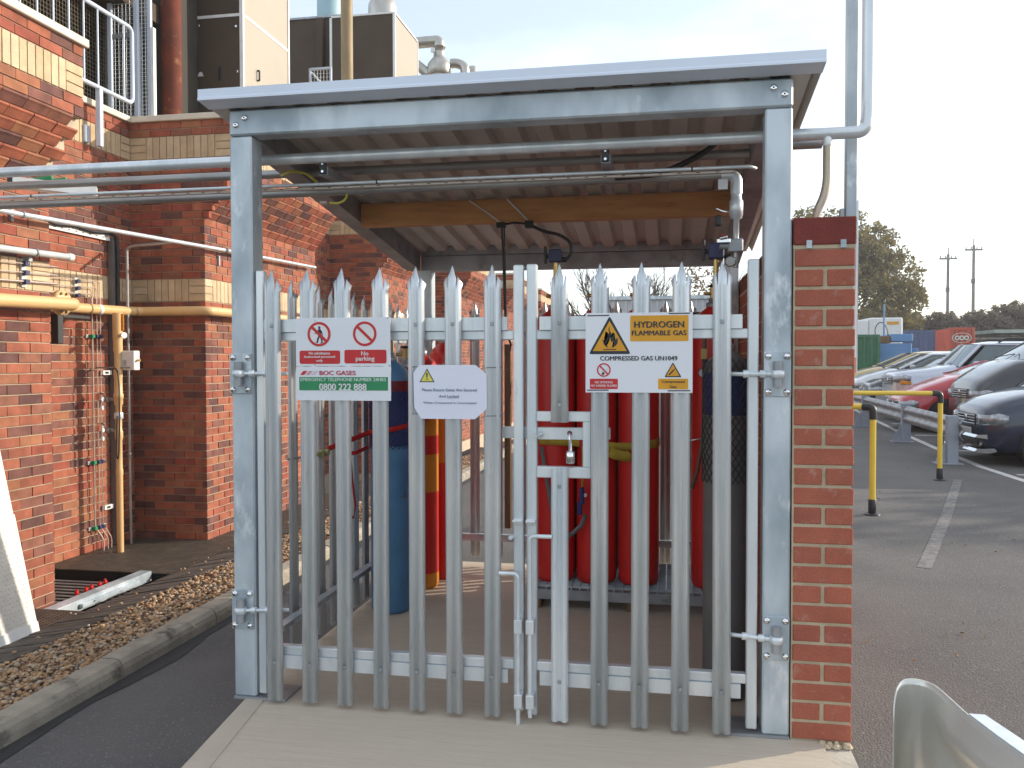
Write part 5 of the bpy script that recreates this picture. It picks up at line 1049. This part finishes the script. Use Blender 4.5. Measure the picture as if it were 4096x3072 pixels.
# ---------------------------------------------------------------- vehicles
def lerp(tab, x):
    if x <= tab[0][0]: return tab[0][1]
    for (a, u), (b_, v) in zip(tab, tab[1:]):
        if x <= b_: t = (x-a)/(b_-a); t = t*t*(3-2*t)*.5+t*.5; return u+(v-u)*t
    return tab[-1][1]
m_glass = M('car_glass', (.10, .14, .15), (.08, .11, .12), 2, .06, 0, spec=.8, rvar=.02); m_lamp = M('lamp_glass', (.40, .41, .42), (.22, .23, .24), 22, .1, .5, spec=.8); m_rim = flat('alloy_rim', (.45, .45, .46), .35, .7); m_amberl = flat('amber_lamp', (.75, .28, .02), .25); m_platew = flat('number_plate', (.72, .70, .62), .4)
def car_paint(n, c, metal=.35): return M(n, c, tuple(v*.93 for v in c), 3, .3, metal, coat=.8, rvar=.05)
def car(label, x, y, c, L_, W_, H_, bonnet, beltz, ws, rf, kind='car', group='vehicles parked nose-in along the crash barrier', grille=None, wheel=.31, plate_=True, chrome_bumper=False):
    """nose at x facing -X, centred on y.  bonnet: [(dx, z)] top line nose to screen; ws = (dx0, dx1) screen base and top; rf = (dx_end_of_roof, dx_tail)"""
    z0 = gz(x+1.5, y); t = thing('parked_'+kind, label, kind, (x, y, z0), group); w = W_/2
    top = bonnet+[(ws[0], bonnet[-1][1]), (L_-.25, beltz+.03), (L_-.03, beltz-.12)]; top = sorted(top)
    plan = [(0, .66), (.05, .80), (.18, .90), (.45, .965), (.9, 1.0), (L_-.6, .98), (L_-.12, .90), (L_, .80)]
    xs = [0, .02, .05, .1, .18, .3, .45, .65, .9]+[.9+(L_-1.3)*i/10 for i in range(1, 11)]+[L_-.25, L_-.12, L_-.04, L_]
    vs = []; m = 9
    for dx in xs:
        hw = w*lerp(plan, dx); zt = lerp(top, dx); lo = lerp([(0, .34), (.08, .24), (.3, .19), (L_-.3, .20), (L_, .36)], dx); mid = lo+(zt-lo)*.42
        crown = .035 if dx < ws[0]+.1 else .0
        sec = [(hw*.86, lo), (hw*.965, lo+.06), (hw, mid), (hw*.985, zt-.16 if zt-.16 > mid else mid+.02), (hw*.93, zt-.05), (hw*.80, zt+crown*.3), (hw*.5, zt+crown*.8), (hw*.2, zt+crown), (0, zt+crown)]
        row = [(x+dx, y-a, z0+b_) for a, b_ in sec]+[(x+dx, y+a, z0+b_) for a, b_ in reversed(sec[:-1])]
        vs += row
    m = 17; n = len(xs); fs = [(i*m+j, i*m+j+1, (i+1)*m+j+1, (i+1)*m+j) for i in range(n-1) for j in range(m-1)]+[(i*m, (i+1)*m, (i+1)*m+m-1, i*m+m-1) for i in range(n-1)]
    body = MB().add(vs, fs+[tuple(range(m)), tuple((n-1)*m+j for j in range(m))], True).build('body', c, t)
    # greenhouse
    zb_ = lerp(top, ws[0]); gb = .925; gr = .74
    def hwz(dx, k): return w*lerp(plan, dx)*k
    base = [(ws[0], zb_+.02), (ws[0]+.5, beltz+.01), (rf[0], beltz+.01), (rf[1], beltz+.01)]; rft = [(ws[1], H_-.05), (ws[1]+.35, H_), (rf[0]-.3, H_), (rf[0], H_-.06)]
    def P(dx, k, z, s): return Vector((x+dx, y+s*hwz(dx, k), z0+z))
    rv = []
    for dx, z in rft: rv += [P(dx, gr, z-.02, -1), P(dx, gr*.7, z+.018, -1), P(dx, 0, z+.03, 1), P(dx, gr*.7, z+.018, 1), P(dx, gr, z-.02, 1)]
    rv2 = [v-Vector((0, 0, .03)) for v in rv]; k5 = 20
    rfs = [(i*5+j, i*5+j+1, i*5+j+6, i*5+j+5) for i in range(3) for j in range(4)]
    MB().add(rv, rfs, True).add(rv2, rfs, True).build('roof', c, t)
    def quad(name, m_, a, b_, c_, d, parent=t, inset=0):
        vs_ = [a, b_, c_, d]; cen = sum(vs_, Vector())/4
        if inset: vs_ = [v+(cen-v)*inset for v in vs_]
        nn = (vs_[1]-vs_[0]).cross(vs_[3]-vs_[0]).normalized()*.012
        return MB().add(vs_+[v-nn for v in vs_], [(0,1,2,3),(7,6,5,4),(0,4,5,1),(1,5,6,2),(2,6,7,3),(3,7,4,0)]).build(name, m_, parent)
    zs, zr = zb_+.0, H_-.04
    # windscreen bowed in three facets
    def sc_(k, f_): dx = ws[0]+(ws[1]-ws[0])*f_-(.06*(1-abs(k)**2)); kk = gb+(gr-gb)*f_; return Vector((x+dx, y+k*hwz(ws[0]+.3, kk), z0+zs+(zr-zs)*f_))
    wv = [sc_(k, f_) for f_ in (0, .5, 1) for k in (-.93, -.5, 0, .5, .93)]
    MB().add(wv+[v+Vector((.012, 0, -.012)) for v in wv], [(i*5+j, i*5+j+1, i*5+j+6, i*5+j+5) for i in range(2) for j in range(4)]+[(15+i*5+j, 15+i*5+j+1, 15+i*5+j+6, 15+i*5+j+5) for i in range(2) for j in range(4)], True).build('windscreen', m_glass, t)
    for s in (-1, 1):
        a0 = P(ws[0]+.02, gb, zb_-.01, s); a1 = P(ws[1], gr+.02, H_-.055, s); b0 = P(rf[1], gb, beltz, s); b1 = P(rf[0], gr+.02, H_-.07, s)
        MB().cyl(a0, a1, .038, 8).build('screen_pillar', c, t); MB().cyl(b0, b1, .05, 8).build('rear_pillar', c, t); MB().cyl(a1, b1, .03, 8).build('roof_rail', c, t)
        def side(f_, top_): 
            A_, B_ = (a1, b1) if top_ else (a0, b0); return A_+(B_-A_)*f_
        lowa = a0+(b0-a0)*.0
        xs_ = [0.04, .46, .52, .94]
        fr = lambda f0, f1: (side(f0, 0), side(f1, 0), side(f1, 1), side(f0, 1))
        quad('side_window', m_glass, *fr(.05, .47)); quad('side_window', m_glass, *fr(.52, .95)); MB().cyl(side(.495, 0), side(.495, 1), .035, 8).build('door_pillar', c, t)
        q_ = side(.1, 0); MB().bev(q_.x-.05, q_.y+s*.03-.09*(s < 0), q_.z+.02, q_.x+.10, q_.y+s*.03+.09*(s > 0), q_.z+.13, .03).build('door_mirror', c if kind != 'van' else m_black, t)
        for wx in (.78, L_-.85):
            yy = y+s*(w*lerp(plan, wx)-.10); wl_ = MB().lathe((x+wx, yy, z0+wheel), [(wheel*.62, -.1), (wheel*.95, -.1), (wheel, -.06), (wheel, .06), (wheel*.95, .1), (wheel*.62, .1)], 24, 'Y').build('wheel', m_rubber, t)
            MB().lathe((x+wx, yy+s*.085, z0+wheel), [(wheel*.64, 0), (wheel*.60, .012*s), (wheel*.2, .02*s)], 20, 'Y').build('rim', m_rim, wl_)
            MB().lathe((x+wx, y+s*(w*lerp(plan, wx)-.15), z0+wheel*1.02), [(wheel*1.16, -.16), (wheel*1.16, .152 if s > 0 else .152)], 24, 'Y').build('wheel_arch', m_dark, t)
        # headlamp wraps the corner
        hl = []
        for dx, yy in ((-.014, .45), (-.014, .65), (.045, .81), (.15, .897), (.26, .935)):
            zc = lerp(top, .03)-.105; yw = y+s*(w*yy+.008); k_ = .55 if dx > .2 else 1
            hl += [(x+dx, yw, z0+zc-.07*k_), (x+dx, yw, z0+zc+.07*k_+(.03 if dx > .1 else 0))]
        MB().add(hl+[(a+.05, b_-s*.05, c_) for a, b_, c_ in hl], [(2*i, 2*i+2, 2*i+3, 2*i+1) for i in range(4)]+[(10+2*i, 12+2*i, 13+2*i, 11+2*i) for i in range(4)]+[(0, 1, 11, 10), (8, 9, 19, 18)]+[(2*i, 2*i+2, 12+2*i, 10+2*i) for i in range(4)]+[(2*i+1, 2*i+3, 13+2*i, 11+2*i) for i in range(4)], True).build('headlamp', m_lamp, t)
    # nose: grille bars, bumper intake, plate
    gz_ = lerp(top, .08)-.16; gw = w*.42
    MB().bev(x-.012, y-gw, z0+gz_-.10, x+.03, y+gw, z0+gz_+.07, .012).build('grille', m_black, t)
    for i in range(4 if grille else 2): MB().bev(x-.022, y-gw*.97, z0+gz_-.08+.04*i, x-.013, y+gw*.97, z0+gz_-.068+.04*i, .003).build('grille_bar', m_chrome if grille else m_cgrey, t)
    MB().lathe((x-.014, y, z0+gz_), [(.045, 0), (.045, -.012), (.03, -.015)], 16, 'X').build('badge', m_chrome, t)
    MB().bev(x-.02, y-w*.55, z0+.26, x+.05, y+w*.55, z0+.36, .015).build('lower_intake', m_black, t)
    if plate_: MB().bev(x-.034, y-.26, z0+.40, x-.021, y+.26, z0+.51, .004).build('number_plate', m_platew, t)
    if chrome_bumper: MB().bev(x-.10, y-w*.93, z0+.42, x+.10, y+w*.93, z0+.60, .03).build('bumper', m_rim, t)
    for s in (-1, 1): q_ = MB().tube([(x+ws[0]-.10, y+s*.45, z0+zb_+.045), (x+ws[0]+.1, y+s*.1, z0+zb_+.10)], .008, 6).build('wiper', m_black, t)
    return t
c_navy = car_paint('navy_paint', (.010, .014, .042), .1); c_grey = car_paint('dark_grey_paint', (.020, .020, .023), .1); c_red = car_paint('red_paint', (.46, .012, .022), .1); c_silv = car_paint('silver_blue_paint', (.50, .53, .60), .5); c_dark = car_paint('black_paint', (.02, .022, .026)); c_wht = car_paint('white_silver_paint', (.62, .64, .66), .2); c_gold = car_paint('gold_paint', (.50, .36, .14), .4)
mpv = car('dark navy people carrier with chrome bumper blades at the right edge', 6.22, 10.45, c_navy, 4.4, 1.80, 1.68, [(0, .70), (.06, .80), (.25, .90), (.6, 1.0), (.95, 1.08)], 1.02, (1.0, 1.75), (3.9, 4.25), 'car', grille=True)
for z in (.40, .20): 
    for s in (-1, 1): MB().prism([(-.10, 0), (-.06, .035), (.16, .045), (.20, 0), (.1, -.03)], lambda u, v, k: (6.20+u, 10.45+s*(.18+.52*k), mpv.location.z+z+v)).build('bumper_blade', m_chrome, mpv)
MB().lathe((6.25, 9.95, mpv.location.z+.30), [(.05, 0), (.05, -.03)], 14, 'X').build('fog_lamp', m_lamp, mpv)
car('dark grey van with a steep bonnet between the navy and the red car', 6.92, 13.05, c_grey, 4.9, 1.90, 1.96, [(0, .90), (.05, 1.02), (.12, 1.12), (.45, 1.32), (.78, 1.48)], 1.30, (.82, 1.55), (4.75, 4.85), 'van', grille=True, wheel=.33)
car('bright red hatchback with a low sloping nose', 6.45, 15.7, c_red, 4.1, 1.70, 1.46, [(0, .60), (.05, .68), (.2, .78), (.6, .95), (1.0, 1.08), (1.15, 1.13)], 1.0, (1.18, 1.95), (3.5, 3.95), 'car', grille=False)
suv = car('tall silver off-road vehicle with an upright grille and roof rails', 6.98, 18.4, c_silv, 4.6, 1.82, 1.82, [(0, .98), (.03, 1.08), (.1, 1.12), (.5, 1.17), (1.1, 1.24), (1.25, 1.28)], 1.20, (1.28, 1.80), (4.3, 4.5), 'car', grille=True, wheel=.37, chrome_bumper=True)
for s in (-1, 1):
    z = suv.location.z; MB().tube([(6.98+2.2, 18.4+s*.62, z+1.82), (6.98+2.35, 18.4+s*.62, z+1.90), (6.98+4.1, 18.4+s*.62, z+1.90), (6.98+4.25, 18.4+s*.62, z+1.82)], .022, 8, .06).build('roof_bar', m_black, suv)
    MB().bev(6.98+.06, 18.4+s*.82-.03, z+.86, 6.98+.30, 18.4+s*.82+.03, z+.94, .01).build('indicator', m_amberl, suv)
MB().tube([(8.15, 17.75, z+1.28), (8.5, 17.72, z+1.75)], .004, 5).build('aerial', m_black, suv)
car('small black car tucked behind the silver off-road vehicle', 6.95, 20.8, c_dark, 4.2, 1.68, 1.48, [(0, .66), (.05, .76), (.3, .86), (.9, .98), (1.1, 1.03)], .98, (1.15, 1.9), (3.5, 4.0), 'car', grille=True)
car('white silver hatchback near the far end of the parked row', 7.1, 23.2, c_wht, 4.3, 1.74, 1.58, [(0, .70), (.06, .80), (.3, .92), (.9, 1.08), (1.1, 1.13)], 1.05, (1.1, 2.0), (3.6, 4.1), 'car')
car('gold hatchback at the far end of the parked row', 7.3, 25.8, c_gold, 4.3, 1.72, 1.60, [(0, .72), (.06, .82), (.3, .94), (.9, 1.09), (1.05, 1.13)], 1.06, (1.1, 2.05), (3.6, 4.1), 'car')

# ================================================================ yard beyond the car park
def ribbed(mb, x0, y, z0, x1, z1, p=.25, d=.05):
    """container side facing -Y with trapezoidal ribs"""
    n = max(2, int((x1-x0)/p)); pts = []
    for i in range(n): a = x0+(x1-x0)*i/n; w_ = (x1-x0)/n; pts += [(a, 0), (a+w_*.35, 0), (a+w_*.5, d), (a+w_*.85, d)]
    pts.append((x1, 0)); k = len(pts)
    mb.add([(u, y+v, z) for z in (z0, z1) for u, v in pts], [(i, i+1, k+i+1, k+i) for i in range(k-1)])
def container(label, x0, x1, y0, y1, z0, h, m_, stripe=None):
    t = thing('storage_container', label, 'container', ((x0+x1)/2, y0, z0)); q_ = MB().box(x0+.03, y0+.08, z0+.1, x1-.03, y1, z0+h-.06); ribbed(q_, x0+.08, y0+.01, z0+.12, x1-.08, z0+h-.12); q_.build('shell', m_, t)
    for xa in (x0, x1-.12): MB().bev(xa, y0-.01, z0, xa+.12, y0+.12, z0+h, .01).build('corner_post', m_, t)
    for za in (z0, z0+h-.12): MB().box(x0+.12, y0-.005, za, x1-.12, y0+.1, za+.12).build('rail', m_, t)
    return t
m_cgreen = M('green_container', (.03, .17, .075), (.025, .13, .06), 2, .5); m_cbl = M('sky_blue_paint', (.13, .30, .56), (.11, .26, .50), 2, .45); m_cdb = M('dark_blue_container', (.07, .12, .24), (.055, .095, .20), 2, .55); m_cor = M('orange_red_container', (.52, .085, .04), (.44, .07, .035), 2, .5)
G0 = .22
container('green steel container behind the parked cars next to the brick wall', 8.0, 10.1, 33, 36, G0, 2.30, m_cgreen)
bu = thing('blue_generator', 'sky blue generator unit with louvred top behind the parked cars', 'generator', (10.9, 34, G0)); MB().bev(10.15, 33.6, G0+.1, 11.45, 35.5, G0+1.95, .03).build('cabinet', m_cbl, bu); MB().bev(10.65, 33.55, G0+2.03, 11.48, 35.4, G0+2.33, .02).build('top_duct', m_cbl, bu); MB().bev(11.46, 33.8, G0+.1, 11.75, 35.2, G0+1.75, .02).build('side_cabinet', m_cbl, bu); MB().bev(10.25, 33.585, G0+.3, 11.25, 33.60, G0+1.75, .004).build('door', m_cbl, bu); MB().bev(10.15, 33.6, G0+1.96, 10.64, 34.8, G0+2.25, .02).build('filter_box', m_wood2, bu); MB().cyl((10.47, 34, G0+2.2), (10.47, 34, G0+3.55), .035, 8).build('exhaust', m_cbl, bu); MB().tube([(10.2, 34, G0+2.0), (10.1, 34, G0+2.6), (10.35, 34, G0+2.9), (10.6, 34, G0+2.6), (10.65, 34, G0+2.1)], .02, 6, .2).build('hose', m_black, bu)
bx = thing('box_trailer', 'white box trailer body behind the green container', 'trailer', (12, 42, G0)); MB().bev(11.6, 42, G0+.9, 13.2, 46, G0+3.4, .06).build('box', m_trim, bx); MB().bev(10.6, 41.95, G0+.9, 11.58, 45.5, G0+3.3, .05).build('front_section', m_trim, bx); MB().box(12.45, 41.985, G0+3.05, 13.0, 41.999, G0+3.2).build('amber_marker', m_pamber, bx)
for x in (11.8, 13.0):
    for y in (42.6, 44.6): MB().lathe((x, y, G0+.4), [(.25, -.12), (.42, -.1), (.42, .1), (.25, .12)], 16, 'X').build('wheel', m_rubber, bx)
MB().box(11.5, 42.3, G0+.6, 13.1, 45.6, G0+.899).build('chassis', m_dark, bx)
container('long dark blue container at the back of the yard', 14.7, 17.6, 48, 50.5, G0, 2.95, m_cdb)
oc = container('orange red container with a green band and a pale round emblem', 15.92, 17.15, 44, 46.4, G0, 2.95, m_cor); MB().box(15.97, 43.985, G0+1.55, 17.1, 43.998, G0+1.85).build('green_band', m_pgreen, oc)
q_ = MB()
for i in range(40):
    t0, t1 = 2*PI*i/40, 2*PI*(i+1)/40; q_.add([(16.53+rx*math.cos(t), 43.98, G0+2.42+rx*.55*math.sin(t)) for rx, t in ((.47, t0), (.47, t1), (.43, t1), (.43, t0))], [(0, 1, 2, 3)])
for dx in (-.22, 0, .22): ring(q_, 16.53+dx, G0+2.42, .12, .065, 43.975, .004, 20)
q_.build('emblem', m_pgray, oc)
bw2 = thing('boundary_wall', 'low dark brick boundary wall under the hedge at the back of the yard', 'wall', (25, 56, G0)); MB().box(12, 56, G0-.2, 60, 56.3, G0+2.6).build('brickwork', M('far_brick', (.12, .075, .055), (.09, .055, .042), 1.5, .9), bw2); MB().box(11.9, 55.95, G0+2.6, 60.1, 56.35, G0+2.72).build('coping', m_kerb, bw2)
gr_ = thing('flat_roof_store', 'flat roofed store with a pale green roof edge at the far right', 'building', (25, 50, G0)); MB().box(20.5, 50.8, G0, 34, 55, G0+2.5).build('walls', M('store_brick', (.15, .10, .075), (.12, .08, .06), 2, .9), gr_); MB().box(20.3, 50.5, G0+2.85, 34.3, 55.2, G0+3.05).build('roof_edge', M('pale_green', (.36, .42, .36), None, 3, .6), gr_); MB().box(21, 50.79, G0+1.0, 23, 50.8, G0+2.0).build('window', m_glass, gr_)
cl = thing('clad_shed', 'long pale grey ribbed cladding shed far beyond the gas store', 'building', (4, 45, 0)); q_ = MB().box(-2.4, 45.1, -.1, 7.4, 60, 4.9); ribbed(q_, -2.4, 45, -.1, 7.4, 4.85, .35, .06); q_.build('cladding', M('pale_cladding', (.42, .44, .46), (.38, .40, .42), 1.5, .5), cl); MB().box(-2.6, 44.9, 4.9, 7.6, 60.1, 5.1).build('roof_edge', m_galv, cl)
# telegraph poles
for x, y, h, lab in ((25.0, 75, 10.5, 'shorter telegraph pole with one crossarm, left of the two'), (27.0, 75, 11.2, 'taller telegraph pole with one crossarm, right of the two')):
    t = thing('telegraph_pole', lab, 'telegraph pole', (x, y, 0), 'telegraph poles beyond the hedge'); m_pole = bpy.data.materials.get('weathered_pole') or M('weathered_pole', (.26, .24, .23), (.20, .185, .18), 3, .9); MB().cyl((x, y, 0), (x, y, h), .16, 10, .11).build('pole', m_pole, t); MB().bev(x-.7, y-.06, h-.45, x+.7, y+.06, h-.30, .02).build('crossarm', m_pole, t); MB().cyl((x, y, h), (x, y, h+.55), .05, 6).build('finial', m_cgrey, t)
    for dx in (-.6, -.2, .25, .6): MB().cyl((x+dx, y, h-.30), (x+dx, y, h-.12), .05, 6).build('insulator', m_grey, t)
    MB().bev(x-.17, y-.2, h-3.2, x+.1, y+.1, h-2.8, .03).build('equipment_box', m_cgrey, t)

# ================================================================ vegetation
def leaf_mat(n, c1, c2, c3):
    m, t, b = nodes(n); g = N(t, 'NewGeometry'); col = ramp(t, g.outputs['Random Per Island'], [(0, c1), (.5, c2), (1, c3)]); t.links.new(col, b.inputs['Base Color']); b.inputs['Roughness'].default_value = .7; b.inputs['Specular IOR Level'].default_value = .2
    tr_ = N(t, 'BsdfTranslucent'); t.links.new(col, tr_.inputs['Color']); ms = N(t, 'MixShader'); ms.inputs[0].default_value = .35; out = t.nodes['Material Output']
    t.links.new(b.outputs[0], ms.inputs[1]); t.links.new(tr_.outputs[0], ms.inputs[2]); t.links.new(ms.outputs[0], out.inputs['Surface']); return m
m_bark = M('bark', (.11, .085, .06), (.07, .055, .042), 12, .95, bump=.5)
def limb(mb, p, d, l, r, depth, tips, spread=.6, kids=3, up=.12):
    q_ = p+d*l; mid = p+d*l*.5+Vector((random.uniform(-1, 1), random.uniform(-1, 1), 0))*l*.05
    mb.tube([p, mid, q_], r, 5 if depth < 3 else 8, cap=False) if False else mb.cyl(p, mid, r, 6 if depth > 1 else 4, r*.85, cap=False).cyl(mid, q_, r*.85, 6 if depth > 1 else 4, r*.62, cap=False)
    if depth == 0: tips.append(q_); return
    for i in range(kids):
        a_ = random.uniform(0, 6.28); s = random.uniform(spread*.5, spread*1.1); o = d.orthogonal().normalized(); o2 = d.cross(o)
        nd = (d+(o*math.cos(a_)+o2*math.sin(a_))*s+Vector((0, 0, up))).normalized(); limb(mb, p+d*l*random.uniform(.6, 1), nd, l*random.uniform(.62, .82), r*.60, depth-1, tips, spread, kids, up)
    tips.append(q_)
def leaves(mb, c, rad, n, size):
    for i in range(n):
        v = Vector((random.gauss(0, 1), random.gauss(0, 1), random.gauss(0, 1))); v = v.normalized()*rad*random.random()**.45
        p = c+v; a_ = Vector((random.gauss(0, 1), random.gauss(0, 1), random.gauss(0, 1))).normalized(); b_ = a_.orthogonal().normalized(); s = size*random.uniform(.6, 1.3)
        mb.add([p-a_*s, p+b_*s*.55, p+a_*s, p-b_*s*.55], [(0, 1, 2, 3)])
def tree(name, label, x, y, z, h, trunk_r, crown, lm_, nleaf, size, depth=3, group=None, spread=.6, kids=3, first=.35, cat='tree'):
    """crown: list of (dx, dy, z, rx, rz) ellipsoids filled with leaf clumps"""
    t = thing(name, label, cat, (x, y, z), group); tips = []; w_ = MB()
    limb(w_, Vector((x, y, z)), Vector((0, 0, 1)), h*first, trunk_r, depth, tips, spread, kids); w_.build('trunk', m_bark, t, fix=False)
    if lm_:
        lv_ = MB()
        for dx, dy, cz, rx, rz_ in crown:
            for k in range(nleaf):
                v = Vector((random.gauss(0, 1), random.gauss(0, 1), random.gauss(0, 1))).normalized()*random.random()**.33
                leaves(lv_, Vector((x+dx+v.x*rx, y+dy+v.y*rx, z+cz+v.z*rz_)), rx*.16, 16, size)
        stuff(lv_.build('crown', lm_, t, fix=False)); 
    return t
lf_a = leaf_mat('autumn_leaves', (.15, .135, .035), (.26, .185, .045), (.10, .11, .035)); lf_b = leaf_mat('hedge_leaves', (.17, .13, .095), (.21, .165, .115), (.14, .125, .09)); lf_c = leaf_mat('brown_leaves', (.26, .13, .05), (.20, .11, .05), (.30, .17, .07))
tree('autumn_tree', 'tall bushy tree with olive and gold autumn leaves rising right of the brick wall', 13.2, 58, 0, 12, .35, [(0, 0, 9.2, 2.7, 2.6), (-2.2, 0, 9.4, 2.4, 2.4), (1.9, .3, 8.6, 2.1, 2.1), (3.1, 0, 6.9, 2.2, 2.2), (3.9, .4, 5.0, 1.9, 1.9), (-2, 0, 7.5, 2.4, 2.8), (.5, -.5, 5.6, 3.0, 2.6), (1.5, -.3, 3.6, 3.0, 1.6), (-2.5, 0, 4.5, 2.6, 2.4)], lf_a, 190, .16, 3)
HG = 'bushes of the hedge behind the yard'
hl = [(17.6, 3.2, 'brown bush of the hedge next to the autumn tree'), (20.2, 3.0, 'thin brown bush of the hedge below the shorter telegraph pole'), (22.8, 3.1, 'dull brown bush of the hedge below the taller telegraph pole'), (25.0, 3.7, 'taller bush of the hedge rising toward the right edge'), (27.5, 3.9, 'bush of the hedge at the right edge of the view'), (30.5, 3.8, 'bush of the hedge past the right edge')]
for x, r_, lab in hl:
    tree('hedge_bush', lab, x, 61+random.uniform(-1, 1), 0, 6.0, .12, [(0, 0, 2.6, 2.2, 2.0), (.6, 0, r_+.2, 1.7, 1.4), (1.3, 0, r_+.1, 1.3, 1.3), (-.8, .3, r_-.3, 1.5, 1.2), (.2, 0, r_+1.2, 1.3, .6)], lf_b, 130, .12, 4, HG, .55, 3, .30, 'bush')
tree('bare_tree', 'bare winter tree behind the pale cladding shed seen over the cylinders', .6, 52, 0, 9.0, .22, [], None, 0, 0, 5, None, .5, 3, .33); tree('bare_tree', 'tree with sparse brown leaves behind the shed to the right of the bare tree', 4.2, 54, 0, 8.5, .2, [(0, 0, 6.2, 2.2, 1.7), (1.6, 0, 5.8, 1.5, 1.4)], lf_c, 40, .12, 4, None, .5, 3, .33)
tree('bare_tree', 'bare winter tree standing left of the other bare tree behind the shed', -2.2, 50, 0, 8.2, .2, [], None, 0, 0, 5, None, .5, 3, .33)

# tree line along the right of the car park, outside the picture: its shade lies over the parked cars
for i, (x, y, h) in enumerate(((20.4, 13.6, 6.2), (21.2, 17.2, 6.6), (20.6, 20.8, 6.3), (21.4, 24.4, 6.7), (20.8, 28.0, 6.4), (21.3, 31.6, 6.6))):
    tree('car_park_tree', ['nearest', 'second', 'third', 'fourth', 'fifth', 'farthest'][i]+' tree of the line along the right side of the car park', x, y, 0, h, .2, [(0, 0, h-2.0, 2.1, 1.9), (.6, 1.2, h-2.6, 1.9, 1.8), (-.5, -1.2, h-2.8, 1.9, 1.8), (0, .2, 2.0, 2.0, 1.4)], lf_a, 110, .20, 2, 'tree line beside the car park')

# ================================================================ thin haze over the whole place
hz_m = bpy.data.materials.new('thin_haze'); hz_m.use_nodes = True; ht = hz_m.node_tree; ht.nodes.clear()
ho = ht.nodes.new('ShaderNodeOutputMaterial'); hv = ht.nodes.new('ShaderNodeVolumePrincipled'); hv.inputs['Color'].default_value = (.93, .95, 1, 1); hv.inputs['Density'].default_value = .0011; hv.inputs['Anisotropy'].default_value = .35
ht.links.new(hv.outputs[0], ho.inputs['Volume'])
hz = stuff(MB().box(-710, -70, -2.3, 710, 910, 15).build('haze', hz_m)); hz['label'] = 'thin pale haze filling the air over the yard'; hz['category'] = 'haze'
